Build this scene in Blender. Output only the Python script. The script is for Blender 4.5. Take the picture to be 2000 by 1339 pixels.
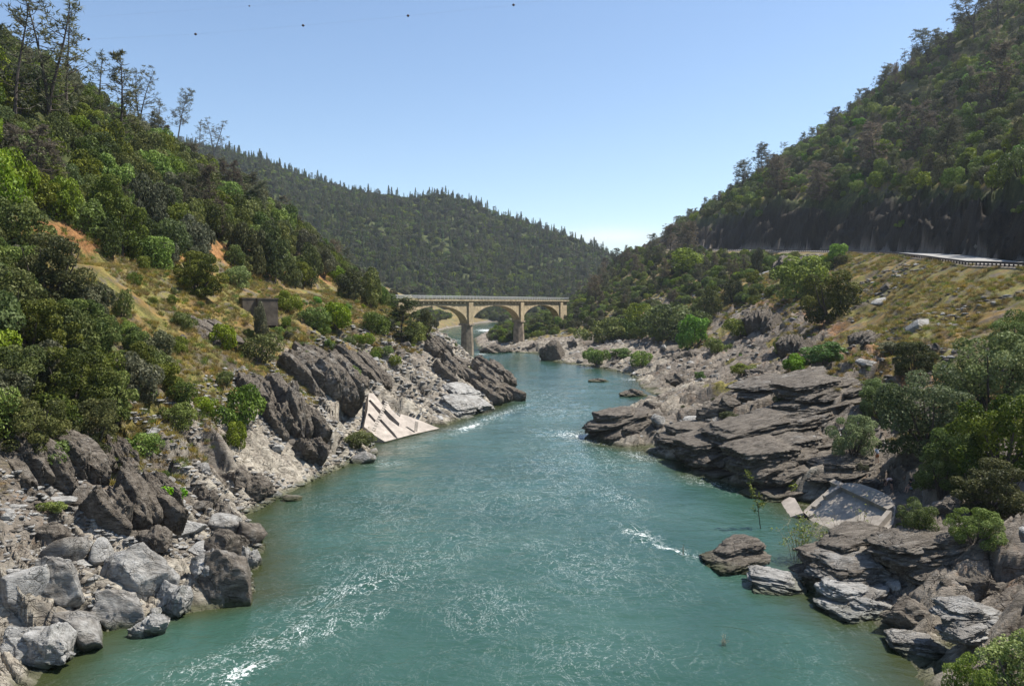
import bpy, bmesh, math, random
import numpy as np
from mathutils import Vector, Matrix, geometry
R = math.radians
for o in list(bpy.data.objects): bpy.data.objects.remove(o)
sc = bpy.context.scene
COL = sc.collection

# ------------------------------------------------------------ camera, sky, sun
F = 1500.0                      # focal length in pixels of the 2000 px wide photograph
CAMZ = 20.0
PITCH = math.atan((669.5 - 590.0) / F)
cd = bpy.data.cameras.new('camera'); cam = bpy.data.objects.new('camera', cd); COL.objects.link(cam)
cd.sensor_width = 36.0; cd.lens = 27.0; cd.clip_end = 20000; cd.clip_start = 0.5
cam.location = (0, 0, CAMZ); cam.rotation_euler = (math.pi / 2 - PITCH, 0, 0)
sc.camera = cam
SUN_EL, SUN_AZ = R(59), R(74)   # azimuth to the right of the view direction
w = bpy.data.worlds.new('World'); sc.world = w; w.use_nodes = True
nt = w.node_tree; bg = nt.nodes['Background']
sky = nt.nodes.new('ShaderNodeTexSky'); sky.sky_type = 'NISHITA'; sky.sun_disc = False
sky.sun_elevation = SUN_EL; sky.sun_rotation = SUN_AZ
sky.air_density = 1.0; sky.dust_density = 0.3; sky.ozone_density = 2.0; sky.altitude = 200
def wn(tp, **k):
    n = nt.nodes.new(tp)
    for a, v in k.items(): setattr(n, a, v)
    return n
def wmath(op, a, b=0.0, cl=False):
    n = wn('ShaderNodeMath', operation=op, use_clamp=cl)
    for i, v in enumerate((a, b)):
        if isinstance(v, bpy.types.NodeSocket): nt.links.new(v, n.inputs[i])
        else: n.inputs[i].default_value = v
    return n.outputs[0]
tc = wn('ShaderNodeTexCoord'); sx = wn('ShaderNodeSeparateXYZ'); nt.links.new(tc.outputs['Generated'], sx.inputs[0])
mpn = wn('ShaderNodeMapping'); mpn.inputs['Scale'].default_value = (6, 6, 60); nt.links.new(tc.outputs['Generated'], mpn.inputs[0])
cn = wn('ShaderNodeTexNoise'); cn.inputs['Scale'].default_value = 1.6; cn.inputs['Detail'].default_value = 5; nt.links.new(mpn.outputs[0], cn.inputs['Vector'])
az_ = wmath('DIVIDE', wmath('SUBTRACT', sx.outputs[0], 0.13), 0.055); el_ = wmath('DIVIDE', wmath('SUBTRACT', sx.outputs[2], 0.083), 0.011)
g_ = wmath('POWER', 2.718, wmath('MULTIPLY', -1.0, wmath('ADD', wmath('MULTIPLY', az_, az_), wmath('MULTIPLY', el_, el_))))
cf = wmath('MULTIPLY', wmath('MULTIPLY', g_, wmath('GREATER_THAN', sx.outputs[1], 0.0)), wmath('ADD', cn.outputs['Fac'], 0.45), True)
cm_ = wn('ShaderNodeMix', data_type='RGBA'); nt.links.new(cf, cm_.inputs[0]); nt.links.new(sky.outputs[0], cm_.inputs[6]); cm_.inputs[7].default_value = (5.6, 5.9, 6.2, 1)
nt.links.new(cm_.outputs[2], bg.inputs[0]); bg.inputs[1].default_value = 0.11
sd = bpy.data.lights.new('sun', 'SUN'); sun = bpy.data.objects.new('sun', sd); COL.objects.link(sun)
sd.energy = 5.0; sd.angle = R(0.55); sd.color = (1.0, 0.95, 0.87)
sdir = Vector((math.sin(SUN_AZ) * math.cos(SUN_EL), math.cos(SUN_AZ) * math.cos(SUN_EL), math.sin(SUN_EL)))
sun.rotation_euler = (-sdir).to_track_quat('-Z', 'Y').to_euler()
sc.view_settings.view_transform = 'Standard'; sc.view_settings.look = 'None'
sc.view_settings.exposure = 0.68; sc.view_settings.gamma = 1.0; sc.view_settings.use_curve_mapping = False
cy = sc.cycles
cy.max_bounces = 5; cy.diffuse_bounces = 1; cy.glossy_bounces = 2; cy.transmission_bounces = 3
cy.transparent_max_bounces = 8; cy.volume_bounces = 0; cy.caustics_reflective = False; cy.caustics_refractive = False
cy.sample_clamp_indirect = 4.0

# ------------------------------------------------------------ small helpers
CP, SP = math.cos(PITCH), math.sin(PITCH)
def at(px, py, Y):
    """point of the world at forward distance Y that the photograph shows at pixel px, py"""
    u = (px - 1000) / F; v = (669.5 - py) / F
    dx, dy, dz = u, CP + v * SP, -SP + v * CP
    k = Y / dy
    return Vector((dx * k, Y, CAMZ + dz * k))
def at_z(px, py, z):
    u = (px - 1000) / F; v = (669.5 - py) / F
    dx, dy, dz = u, CP + v * SP, -SP + v * CP
    k = (z - CAMZ) / dz
    return Vector((dx * k, dy * k, z))
def proj(x, y, z):
    d = y * CP - (z - CAMZ) * SP
    return 1000 + F * x / d, 669.5 - F * (y * SP + (z - CAMZ) * CP) / d, d

def hashf(i, j, s=0):
    i = np.asarray(i).astype(np.int64); j = np.asarray(j).astype(np.int64)
    h = (i * 374761393 + j * 668265263 + s * 1274126177) & 0xffffffff
    h = ((h ^ (h >> 13)) * 1274126177) & 0xffffffff
    h = ((h ^ (h >> 16)) * 2246822519) & 0xffffffff
    h = h ^ (h >> 15)
    return (h & 0xffffff) / float(0xffffff)
def vnoise(x, y, s=0):
    xi = np.floor(x); yi = np.floor(y); fx = x - xi; fy = y - yi
    fx = fx * fx * fx * (fx * (fx * 6 - 15) + 10); fy = fy * fy * fy * (fy * (fy * 6 - 15) + 10)
    a = hashf(xi, yi, s); b = hashf(xi + 1, yi, s); c = hashf(xi, yi + 1, s); d = hashf(xi + 1, yi + 1, s)
    return (a + (b - a) * fx) * (1 - fy) + (c + (d - c) * fx) * fy      # 0..1
def fbm(x, y, o=4, s=0, g=0.5):
    t = 0; a = 1; n = 0
    for k in range(o):
        t = t + a * (vnoise(x, y, s + k * 17) - 0.5); n += a; a *= g; x = x * 2.03 + 11.3; y = y * 2.03 - 7.1
    return t / n * 2                                                   # about -1..1
def plates(x, y, s=0, tilt=0.6):
    """cells with their own height and tilt: broken blocks with stepped edges. returns height, edge distance"""
    xi = np.floor(x); yi = np.floor(y)
    d1 = np.full(x.shape, 9.0); d2 = np.full(x.shape, 9.0); hh = np.zeros(x.shape)
    for di in (-1, 0, 1):
        for dj in (-1, 0, 1):
            ci = xi + di; cj = yi + dj
            px = ci + 0.15 + 0.7 * hashf(ci, cj, s + 1); py = cj + 0.15 + 0.7 * hashf(ci, cj, s + 2)
            dx = x - px; dy = y - py; d = dx * dx + dy * dy
            hv = hashf(ci, cj, s + 3) - 0.5 + tilt * ((hashf(ci, cj, s + 4) - 0.5) * dx + (hashf(ci, cj, s + 5) - 0.5) * dy) * 2
            m = d < d1
            d2 = np.where(m, d1, np.minimum(d2, d)); hh = np.where(m, hv, hh); d1 = np.where(m, d, d1)
    return hh, np.sqrt(d2) - np.sqrt(d1)
def sstep(a, b, x):
    t = np.clip((x - a) / (b - a), 0, 1); return t * t * (3 - 2 * t)

def tag(o, label=None, cat=None, group=None, kind=None):
    if label: o['label'] = label
    if cat: o['category'] = cat
    if group: o['group'] = group
    if kind: o['kind'] = kind
    return o
def mesh_np(name, V, faces, mat=None, smooth=False):
    """V (n,3) array; faces: (m,k) array or list of arrays with k corners each"""
    me = bpy.data.meshes.new(name)
    fl = faces if isinstance(faces, list) else [faces]
    fl = [np.asarray(f, dtype=np.int32) for f in fl if len(f)]
    V = np.asarray(V, dtype=np.float32)
    me.vertices.add(len(V)); me.vertices.foreach_set('co', V.ravel())
    loops = np.concatenate([f.ravel() for f in fl]); tot = np.concatenate([np.full(len(f), f.shape[1], np.int32) for f in fl])
    me.loops.add(len(loops)); me.loops.foreach_set('vertex_index', loops)
    me.polygons.add(len(tot)); st = np.zeros(len(tot), np.int32); st[1:] = np.cumsum(tot)[:-1]
    me.polygons.foreach_set('loop_start', st)
    try: me.polygons.foreach_set('loop_total', tot)
    except Exception: pass
    if smooth: me.polygons.foreach_set('use_smooth', np.ones(len(tot), bool))
    me.update(calc_edges=True)
    if mat:
        for m in (mat if isinstance(mat, (list, tuple)) else [mat]): me.materials.append(m)
    return me
def link(name, me, parent=None, loc=None):
    o = bpy.data.objects.new(name, me); COL.objects.link(o)
    if parent: o.parent = parent
    if loc is not None: o.location = loc
    return o
def empty(name, loc=(0, 0, 0), rz=0):
    o = bpy.data.objects.new(name, None); COL.objects.link(o); o.location = loc; o.rotation_euler = (0, 0, rz)
    o.empty_display_size = 0.5
    return o
def attr(me, name, arr, dom='POINT'):
    a = me.attributes.new(name, 'FLOAT', dom); a.data.foreach_set('value', np.asarray(arr, np.float32).ravel())

class MB:
    def __init__(s): s.v = []; s.f = []
    def add(s, vs, fs):
        n = len(s.v); s.v += [tuple(v) for v in vs]; s.f += [tuple(i + n for i in f) for f in fs]
    def box(s, c, sx, sy, sz, rz=0.0, M=None):
        c = Vector(c); vs = []
        for k in (-1, 1):
            for a, b in ((-1, -1), (1, -1), (1, 1), (-1, 1)):
                p = Vector((a * sx / 2, b * sy / 2, k * sz / 2))
                if M is not None: p = M @ p
                elif rz: p = Matrix.Rotation(rz, 3, 'Z') @ p
                vs.append(c + p)
        s.add(vs, [(3, 2, 1, 0), (4, 5, 6, 7), (0, 1, 5, 4), (1, 2, 6, 5), (2, 3, 7, 6), (3, 0, 4, 7)])
    def tube(s, pts, rad, n=6, cap=True):
        pts = [Vector(p) for p in pts]; m = len(pts)
        if not hasattr(rad, '__len__'): rad = [rad] * m
        vs = []; fs = []
        for i, p in enumerate(pts):
            d = (pts[min(i + 1, m - 1)] - pts[max(i - 1, 0)])
            d = d.normalized() if d.length > 1e-9 else Vector((0, 0, 1))
            a = d.cross(Vector((0, 0, 1)) if abs(d.z) < 0.9 else Vector((1, 0, 0))).normalized(); b = d.cross(a)
            for k in range(n):
                t = 2 * math.pi * k / n; vs.append(p + (a * math.cos(t) + b * math.sin(t)) * rad[i])
        for i in range(m - 1):
            for k in range(n):
                k2 = (k + 1) % n; fs.append((i * n + k, i * n + k2, (i + 1) * n + k2, (i + 1) * n + k))
        if cap: fs.append(tuple(range(n - 1, -1, -1))); fs.append(tuple((m - 1) * n + k for k in range(n)))
        s.add(vs, fs)
    def mesh(s, name, mat=None, smooth=False):
        me = bpy.data.meshes.new(name); me.from_pydata(s.v, [], s.f); me.update()
        if smooth:
            for p in me.polygons: p.use_smooth = True
        if mat: me.materials.append(mat)
        return me
    def build(s, name, mat=None, parent=None, smooth=False, loc=None):
        return link(name, s.mesh(name, mat, smooth), parent, loc)

# ------------------------------------------------------------ node helper and materials
class NT:
    def __init__(s, name):
        s.m = bpy.data.materials.new(name); s.m.use_nodes = True; s.t = s.m.node_tree; s.n = s.t.nodes
        s.b = s.n['Principled BSDF']; s.co = s.n.new('ShaderNodeTexCoord'); s.out = s.n['Material Output']
    def set(s, sock, v):
        if isinstance(v, bpy.types.NodeSocket): s.t.links.new(v, sock)
        elif isinstance(v, (tuple, list)) and len(v) == 3 and sock.type == 'RGBA': sock.default_value = (*v, 1)
        else: sock.default_value = v
    def P(s, **k):
        for a, v in k.items(): s.set(s.b.inputs[a.replace('_', ' ')], v)
    def mp(s, sc=(1, 1, 1), rot=(0, 0, 0), src='Object'):
        n = s.n.new('ShaderNodeMapping'); n.inputs['Scale'].default_value = sc; n.inputs['Rotation'].default_value = rot
        s.t.links.new(s.co.outputs[src] if isinstance(src, str) else src, n.inputs[0]); return n.outputs[0]
    def noise(s, vec, scale, detail=4, rough=0.55, dist=0.0):
        n = s.n.new('ShaderNodeTexNoise'); s.t.links.new(vec, n.inputs['Vector'])
        s.set(n.inputs['Scale'], scale); n.inputs['Detail'].default_value = detail; n.inputs['Roughness'].default_value = rough
        n.inputs['Distortion'].default_value = dist; return n.outputs['Fac']
    def vor(s, vec, scale, feat='F1', out='Distance', rnd=1.0):
        n = s.n.new('ShaderNodeTexVoronoi'); n.feature = feat; s.t.links.new(vec, n.inputs['Vector'])
        n.inputs['Scale'].default_value = scale; n.inputs['Randomness'].default_value = rnd; return n.outputs[out]
    def ramp(s, fac, stops, interp='LINEAR'):
        n = s.n.new('ShaderNodeValToRGB'); s.set(n.inputs[0], fac); e = n.color_ramp.elements; n.color_ramp.interpolation = interp
        while len(e) > 1: e.remove(e[-1])
        for i, (p, c) in enumerate(stops):
            q = e[0] if i == 0 else e.new(p)
            q.position = p; q.color = (c, c, c, 1) if isinstance(c, (int, float)) else (*c, 1)
        return n.outputs[0]
    def mix(s, f, a, b, mode='MIX'):
        n = s.n.new('ShaderNodeMix'); n.data_type = 'RGBA'; n.blend_type = mode
        s.set(n.inputs[0], f); s.set(n.inputs[6], a); s.set(n.inputs[7], b); return n.outputs[2]
    def math(s, op, a, b=0.0, clamp=False):
        n = s.n.new('ShaderNodeMath'); n.operation = op; n.use_clamp = clamp; s.set(n.inputs[0], a); s.set(n.inputs[1], b); return n.outputs[0]
    def at(s, name):
        n = s.n.new('ShaderNodeAttribute'); n.attribute_name = name; return n.outputs['Fac']
    def bump(s, h, strength=0.5, dist=0.1, normal=None):
        n = s.n.new('ShaderNodeBump'); n.inputs['Strength'].default_value = strength; n.inputs['Distance'].default_value = dist
        s.set(n.inputs['Height'], h)
        if normal is not None: s.set(n.inputs['Normal'], normal)
        return n.outputs[0]
    def sep(s, v):
        n = s.n.new('ShaderNodeSeparateXYZ'); s.t.links.new(v, n.inputs[0]); return n.outputs

def rock_colour(t, pos, dark=1.0):
    """weathered brown-grey rock with paler bleached stone near the river; pos = world position"""
    a = t.noise(pos, 0.35, 6, 0.65); b = t.noise(t.mp((0.5, 2.5, 2.5), (0, 0, 0.25), pos), 1.2, 6, 0.7)
    c = t.ramp(a, [(0.3, (0.065, 0.053, 0.04)), (0.5, (0.145, 0.122, 0.095)), (0.7, (0.26, 0.225, 0.18))])
    c = t.mix(t.ramp(b, [(0.35, 0.0), (0.65, 0.55)]), c, (0.32, 0.28, 0.24))
    return c
def add_cracks(t, pos, c, amt=0.28):
    wv = t.n.new('ShaderNodeVectorMath'); wv.operation = 'ADD'; t.t.links.new(t.mp((0.6, 1.2, 1.5), (0, 0.12, 0.25), pos), wv.inputs[0])
    nn = t.n.new('ShaderNodeTexNoise'); t.t.links.new(pos, nn.inputs['Vector']); nn.inputs['Scale'].default_value = 0.9; nn.inputs['Detail'].default_value = 4; t.t.links.new(nn.outputs['Color'], wv.inputs[1])
    v1 = t.vor(wv.outputs[0], 0.8, 'DISTANCE_TO_EDGE'); v2 = t.vor(wv.outputs[0], 2.6, 'DISTANCE_TO_EDGE')
    k1 = t.ramp(v1, [(0.0, 0.0), (0.035, 1.0)]); k2 = t.ramp(v2, [(0.0, 0.0), (0.05, 1.0)]); brk = t.ramp(t.noise(pos, 0.9, 3), [(0.45, 0.0), (0.58, 1.0)]); k = t.math('SUBTRACT', 1.0, t.math('MULTIPLY', brk, t.math('SUBTRACT', 1.0, t.math('MULTIPLY', k1, t.math('ADD', 0.5, t.math('MULTIPLY', k2, 0.5))))))
    col = t.mix(t.math('MULTIPLY', t.math('SUBTRACT', 1.0, k), amt), c, (0.035, 0.028, 0.02))
    return col, t.math('MULTIPLY', k, 0.8)
def make_terrain_mat():
    t = NT('canyon_ground'); pos = t.n.new('ShaderNodeNewGeometry').outputs['Position']
    rk, gr, dt, bl, fr, tn, ct = [t.at(k) for k in ('rock', 'grass', 'dirt', 'bleach', 'floor', 'tone', 'cut')]
    sp = t.mp((0.45, 1.6, 1.8), (0, 0, 0.25), pos)
    n1 = t.noise(pos, 0.5, 6, 0.65); n2 = t.noise(sp, 1.4, 7, 0.7); n3 = t.noise(pos, 3.0, 5, 0.65); n4 = t.noise(pos, 0.12, 4, 0.6)
    rock = rock_colour(t, pos)
    pale = t.ramp(n2, [(0.3, (0.15, 0.13, 0.10)), (0.5, (0.36, 0.32, 0.255)), (0.72, (0.58, 0.54, 0.45))])
    blf = t.math('MULTIPLY', bl, t.ramp(n1, [(0.38, 0.25), (0.56, 1.0)]))
    rock = t.mix(blf, rock, pale)
    rust = t.ramp(t.noise(pos, 0.8, 5, 0.7), [(0.55, 0.0), (0.68, 0.5)])
    rock = t.mix(t.math('MULTIPLY', rust, t.math('SUBTRACT', 1.0, bl)), rock, (0.22, 0.12, 0.06))
    grass = t.ramp(n3, [(0.3, (0.075, 0.085, 0.02)), (0.5, (0.165, 0.15, 0.042)), (0.72, (0.28, 0.22, 0.075))])
    grass = t.mix(t.ramp(t.noise(pos, 0.16, 5, 0.6), [(0.46, 0.0), (0.62, 0.6)]), grass, (0.30, 0.165, 0.06))
    grass = t.mix(t.ramp(t.noise(t.mp((1, 1, 1), (0, 0, 0.9), pos), 0.3, 6, 0.7), [(0.47, 0.0), (0.58, 0.85)]), grass, (0.12, 0.10, 0.082))
    dirt = t.ramp(n3, [(0.3, (0.17, 0.085, 0.035)), (0.55, (0.34, 0.17, 0.065)), (0.75, (0.46, 0.29, 0.14))])
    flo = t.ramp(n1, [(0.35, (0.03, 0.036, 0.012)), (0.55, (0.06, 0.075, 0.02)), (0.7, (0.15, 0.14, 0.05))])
    rock = t.mix(ct, rock, t.ramp(n2, [(0.3, (0.012, 0.010, 0.008)), (0.55, (0.032, 0.025, 0.018)), (0.75, (0.09, 0.055, 0.03))]))  # road cut: dark slate and red soil, its shade also darkened into the colour
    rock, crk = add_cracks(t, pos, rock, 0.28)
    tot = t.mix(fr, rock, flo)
    def patch(mask, a, lo=0.35, hi=0.65):
        return t.math('MULTIPLY_ADD', a, 1.0, 0) if False else t.ramp(t.math('ADD', mask, t.math('MULTIPLY', t.math('SUBTRACT', a, 0.5), 1.1)), [(lo, 0.0), (hi, 1.0)])
    tot = t.mix(patch(dt, n1), tot, dirt)
    tot = t.mix(patch(gr, n2), tot, grass)
    z = t.sep(pos)[2]
    moss = t.ramp(t.math('ADD', z, t.math('MULTIPLY', n1, 0.8)), [(0.0, 1.0), (0.55, 1.0), (0.95, 0.0)])
    tot = t.mix(t.math('MULTIPLY', moss, 0.75), tot, (0.045, 0.055, 0.015))
    tot = t.mix(1.0, tot, t.ramp(tn, [(0, 0.55), (0.5, 1.0), (1, 1.35)]), 'MULTIPLY')
    h = t.math('ADD', t.math('MULTIPLY', n2, 0.7), t.math('MULTIPLY', t.noise(sp, 6.0, 5, 0.7), 0.35))
    t.P(Base_Color=tot, Roughness=0.9, Specular_IOR_Level=0.2, Normal=t.bump(t.math('ADD', h, t.math('MULTIPLY', crk, rk)), 1.0, 0.38))
    return t.m
def make_rock_mat(name, pale=0.0, brown=1.0):
    t = NT(name); pos = t.n.new('ShaderNodeNewGeometry').outputs['Position']
    oi = t.n.new('ShaderNodeObjectInfo').outputs['Random']
    sp = t.mp((0.45, 1.6, 1.8), (0, 0, 0.25), pos)
    n1 = t.noise(pos, 0.7, 6, 0.65); n2 = t.noise(sp, 2.0, 7, 0.72)
    dk = t.ramp(n2, [(0.3, (0.055, 0.045, 0.035)), (0.5, (0.145, 0.123, 0.098)), (0.72, (0.29, 0.255, 0.21))])
    pl = t.ramp(n2, [(0.3, (0.18, 0.172, 0.158)), (0.5, (0.37, 0.36, 0.335)), (0.72, (0.58, 0.565, 0.53))])
    f = t.math('ADD', pale - 0.5, t.math('ADD', t.math('MULTIPLY', n1, 0.7), t.math('MULTIPLY', oi, 0.35)))
    c = t.mix(t.ramp(f, [(0.3, 0.0), (0.6, 1.0)]), dk, pl)
    z = t.sep(pos)[2]
    moss = t.ramp(t.math('ADD', z, t.math('MULTIPLY', n1, 0.6)), [(0.4, 1.0), (0.95, 0.0)])
    c = t.mix(t.math('MULTIPLY', moss, 0.8), c, (0.045, 0.06, 0.015))
    c, cr = add_cracks(t, pos, c)
    h = t.math('ADD', t.math('MULTIPLY', n2, 0.8), t.math('MULTIPLY', t.noise(sp, 9.0, 5, 0.7), 0.45))
    t.P(Base_Color=c, Roughness=0.88, Specular_IOR_Level=0.25, Normal=t.bump(t.math('ADD', h, cr), 1.0, 0.30)); return t.m
def make_leaf_mat(name, dark, mid, light, gloss=0.2, rough=0.6, trans=0.32):
    t = NT(name); oi = t.n.new('ShaderNodeObjectInfo').outputs['Random']; lf = t.at('leaf')
    c = t.ramp(lf, [(0.0, dark), (0.5, mid), (1.0, light)])
    hs = t.n.new('ShaderNodeHueSaturation'); t.set(hs.inputs['Color'], c)
    t.set(hs.inputs['Hue'], t.math('ADD', 0.475, t.math('MULTIPLY', oi, 0.045)))
    t.set(hs.inputs['Value'], t.math('ADD', 0.58, t.math('MULTIPLY', t.math('FRACT', t.math('MULTIPLY', oi, 7.31)), 0.62)))
    t.set(hs.inputs['Saturation'], t.math('ADD', 0.86, t.math('MULTIPLY', t.math('FRACT', t.math('MULTIPLY', oi, 3.7)), 0.38)))
    t.P(Base_Color=hs.outputs[0], Roughness=rough, Specular_IOR_Level=gloss)
    tr = t.n.new('ShaderNodeBsdfTranslucent'); t.set(tr.inputs[0], hs.outputs[0])
    mx = t.n.new('ShaderNodeMixShader'); mx.inputs[0].default_value = trans
    t.t.links.new(t.b.outputs[0], mx.inputs[1]); t.t.links.new(tr.outputs[0], mx.inputs[2]); t.t.links.new(mx.outputs[0], t.out.inputs[0])
    return t.m
def simple_mat(name, c, rough=0.8, var=0.25, scale=3.0, bump=0.3, c2=None, metal=0.0, mapscale=(1, 1, 1)):
    t = NT(name); v = t.mp(mapscale); n = t.noise(v, scale, 5, 0.65)
    a = tuple(x * (1 - var) for x in c); b = c2 or tuple(min(1, x * (1 + var)) for x in c)
    t.P(Base_Color=t.ramp(n, [(0.3, a), (0.7, b)]), Roughness=rough, Metallic=metal, Specular_IOR_Level=0.3, Normal=t.bump(n, bump, 0.03)); return t.m
def make_water_mat():
    t = NT('river_water'); pos = t.n.new('ShaderNodeNewGeometry').outputs['Position']
    sh = t.at('shore'); fo = t.at('foam')
    w1 = t.noise(t.mp((0.55, 1.0, 1), (0, 0, 0.15), pos), 0.5, 4, 0.6, 0.6); w2 = t.noise(pos, 2.2, 4, 0.65, 0.4); w3 = t.noise(pos, 0.06, 3, 0.5)
    deep = t.ramp(w3, [(0.35, (0.022, 0.061, 0.043)), (0.65, (0.038, 0.087, 0.064))])
    col = t.mix(sh, deep, (0.035, 0.042, 0.015))
    # foam: thin broken strands where the current is turbulent
    big = t.noise(pos, 0.10, 3, 0.55)
    s1 = t.noise(t.mp((0.9, 0.38, 1), (0, 0, 0.25), pos), 0.42, 7, 0.62, 2.4); s2 = t.noise(t.mp((0.5, 0.8, 1), (0, 0, -0.3), pos), 0.55, 7, 0.6, 2.8)
    def line(sv, wd): return t.ramp(t.math('ABSOLUTE', t.math('SUBTRACT', sv, 0.5)), [(0.0, 1.0), (wd, 0.0)])
    strand = t.math('MAXIMUM', line(s1, 0.014), line(s2, 0.011))
    fine = t.ramp(t.noise(pos, 6.0, 6, 0.75), [(0.44, 0.0), (0.56, 1.0)])
    patch = t.ramp(big, [(0.47, 0.0), (0.60, 1.0)])
    clus = t.ramp(t.noise(pos, 0.9, 5, 0.7, 1.0), [(0.50, 0.0), (0.62, 1.0)])
    bub = t.math('MULTIPLY', t.ramp(t.noise(t.mp((1.0, 1.4, 1), (0, 0, 0.3), pos), 3.6, 7, 0.85), [(0.62, 0.0), (0.67, 1.0)]), clus)
    f = t.math('MULTIPLY', t.math('MULTIPLY', strand, fine), t.math('ADD', t.math('MULTIPLY', fo, 1.6), t.math('MULTIPLY', patch, 0.11)), True)
    f2 = t.math('MULTIPLY', bub, t.math('ADD', t.math('MULTIPLY', patch, 0.05), t.math('ADD', t.math('MULTIPLY', fo, 0.6), 0.005)), True)
    # dense white water where foam is strong
    f3 = t.ramp(t.math('ADD', fo, t.math('MULTIPLY', t.math('SUBTRACT', t.noise(pos, 2.0, 8, 0.8), 0.5), 2.2)), [(0.86, 0.0), (1.05, 1.0)])
    ff = t.math('MAXIMUM', t.math('MAXIMUM', f, f2), f3)
    col = t.mix(ff, col, (0.75, 0.78, 0.75))
    b1 = t.bump(t.math('ADD', t.math('MULTIPLY', w1, 1.0), t.math('MULTIPLY', w2, 0.26)), 0.45, 0.45)
    b2 = t.bump(t.noise(pos, 7.0, 3, 0.6), 0.35, 0.06, b1)
    t.P(Base_Color=col, Roughness=t.math('ADD', 0.06, t.math('MULTIPLY', ff, 0.6)), IOR=1.33, Specular_IOR_Level=0.5, Normal=b2)
    return t.m
M = {}
M['ground'] = make_terrain_mat(); M['water'] = make_water_mat()
M['rock'] = make_rock_mat('brown_rock', 0.12); M['pale'] = make_rock_mat('bleached_rock', 0.6); M['mid'] = make_rock_mat('grey_rock', 0.42)
M['oak'] = make_leaf_mat('oak_leaves', (0.032, 0.048, 0.012), (0.10, 0.125, 0.03), (0.23, 0.25, 0.07))
M['green'] = make_leaf_mat('green_leaves', (0.055, 0.085, 0.016), (0.16, 0.215, 0.04), (0.31, 0.37, 0.095), 0.3)
M['bright'] = make_leaf_mat('bright_leaves', (0.06, 0.12, 0.015), (0.13, 0.25, 0.03), (0.25, 0.38, 0.08), 0.3)
M['silver'] = make_leaf_mat('silvery_leaves', (0.05, 0.075, 0.02), (0.15, 0.20, 0.06), (0.36, 0.42, 0.20), 0.15, 0.6)
M['pine'] = make_leaf_mat('pine_needles', (0.055, 0.06, 0.03), (0.12, 0.125, 0.07), (0.22, 0.22, 0.14), 0.2, 0.7)
M['brownpine'] = make_leaf_mat('dry_needles', (0.08, 0.065, 0.045), (0.17, 0.145, 0.10), (0.28, 0.24, 0.17), 0.2, 0.7)
M['fir'] = make_leaf_mat('fir_needles', (0.05, 0.07, 0.03), (0.13, 0.165, 0.068), (0.25, 0.29, 0.12), 0.2, 0.7)
M['yellow'] = make_leaf_mat('yellow_leaves', (0.12, 0.16, 0.03), (0.26, 0.34, 0.07), (0.42, 0.48, 0.14), 0.3)
M['bark'] = simple_mat('bark', (0.075, 0.06, 0.05), 0.95, 0.4, 6.0, 0.6, mapscale=(1, 1, 0.3))
M['twig'] = simple_mat('pale_twig', (0.30, 0.25, 0.17), 0.9, 0.3, 8.0)
# ------------------------------------------------------------ terrain
def tab(s): return np.array([[float(q) for q in r.split(',')] for r in s.split()])
WL = tab('30,-25 40,-25 46,-24.5 50,-18.5 52,-17.7 55,-18.9 58,-19.3 62,-20.2 68,-23.4 71,-24.7 76,-24 84.5,-22.5 95,-20 100,-17.7 104,-19.2 107,-18.9 112,-16.8 121,-11.5 143,-4.8 155,-2.2 162,-0.2 168,-1 180,-3.2 207,-5.8 250,-12 300,-23.6 350,-30.3 429,-40 500,-52 600,-46 700,-33 780,-13 800,-10')
WR = tab('30,21 40,21.3 45,22.6 48,22 51.5,20.8 55,22 58,23.2 62,26.5 66,28.6 70,28.6 76,27.6 80,26.7 84,23.5 88,21.7 95,20.9 103,16.8 112,10.7 118,13 135,18.5 150,25 162,30.8 175,30 190,31 205,32.8 225,30 235,26 250,18 265,13 280,12 300,12 310,-8 330,-13 350,-16 420,-21 500,-17 600,-16 700,-7 780,-8 800,-9')
LN = {  # Y: A B C D E F G   (x, z)
30: '-32,3 -42,11 -56,24 -60,24.5 -72,36 -95,56 -150,95',
46: '-30.5,2.6 -38,7.5 -56,24 -60,24.6 -72,36 -95,56 -150,95',
52: '-26,2.2 -35,6.5 -56,24.2 -60,24.8 -71,35 -95,57 -150,98',
62: '-25.2,2.2 -33.5,6.2 -56.5,24.5 -60.5,25 -70,34 -94,57 -150,98',
76: '-28,2.8 -35.5,7.8 -56,24.5 -60,25.2 -69,33.5 -90,54 -150,98',
95: '-25.3,3.5 -34.8,9.9 -52,24.5 -56,25 -63.5,33 -84,50 -145,98',
120: '-21,3 -32,10 -53.6,24.4 -56.8,25 -62,30.6 -81,47 -145,102',
145: '-14.5,5 -33.8,14.7 -50.3,24 -53.2,24.5 -62.8,34.5 -92,60 -155,105',
162: '-10.8,6 -28,15.1 -48.6,23 -51.8,23.5 -61.6,34.5 -97,64 -165,108',
205: '-16.4,7.7 -27.3,13.2 -42.4,21.6 -46.5,22.4 -60,36.5 -109,69 -185,105',
250: '-21.7,8.3 -31.3,14.5 -41.7,20.3 -45.8,21.2 -66,40 -116,67 -200,95',
300: '-34,7 -42,12 -48,17 -52,18 -70,30 -120,55 -220,80',
400: '-46,4 -56,9 -64,13 -69,15 -88,25 -140,48 -260,90',
520: '-62,4 -75,8 -85,12 -92,15 -112,25 -170,50 -320,110',
700: '-50,4 -70,10 -90,18 -110,25 -150,40 -250,80 -450,150',
900: '-50,10 -80,20 -110,30 -140,40 -200,55 -350,110 -600,190',
1600: '-60,30 -100,60 -150,100 -200,100 -300,100 -500,140 -900,200'}
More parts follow.
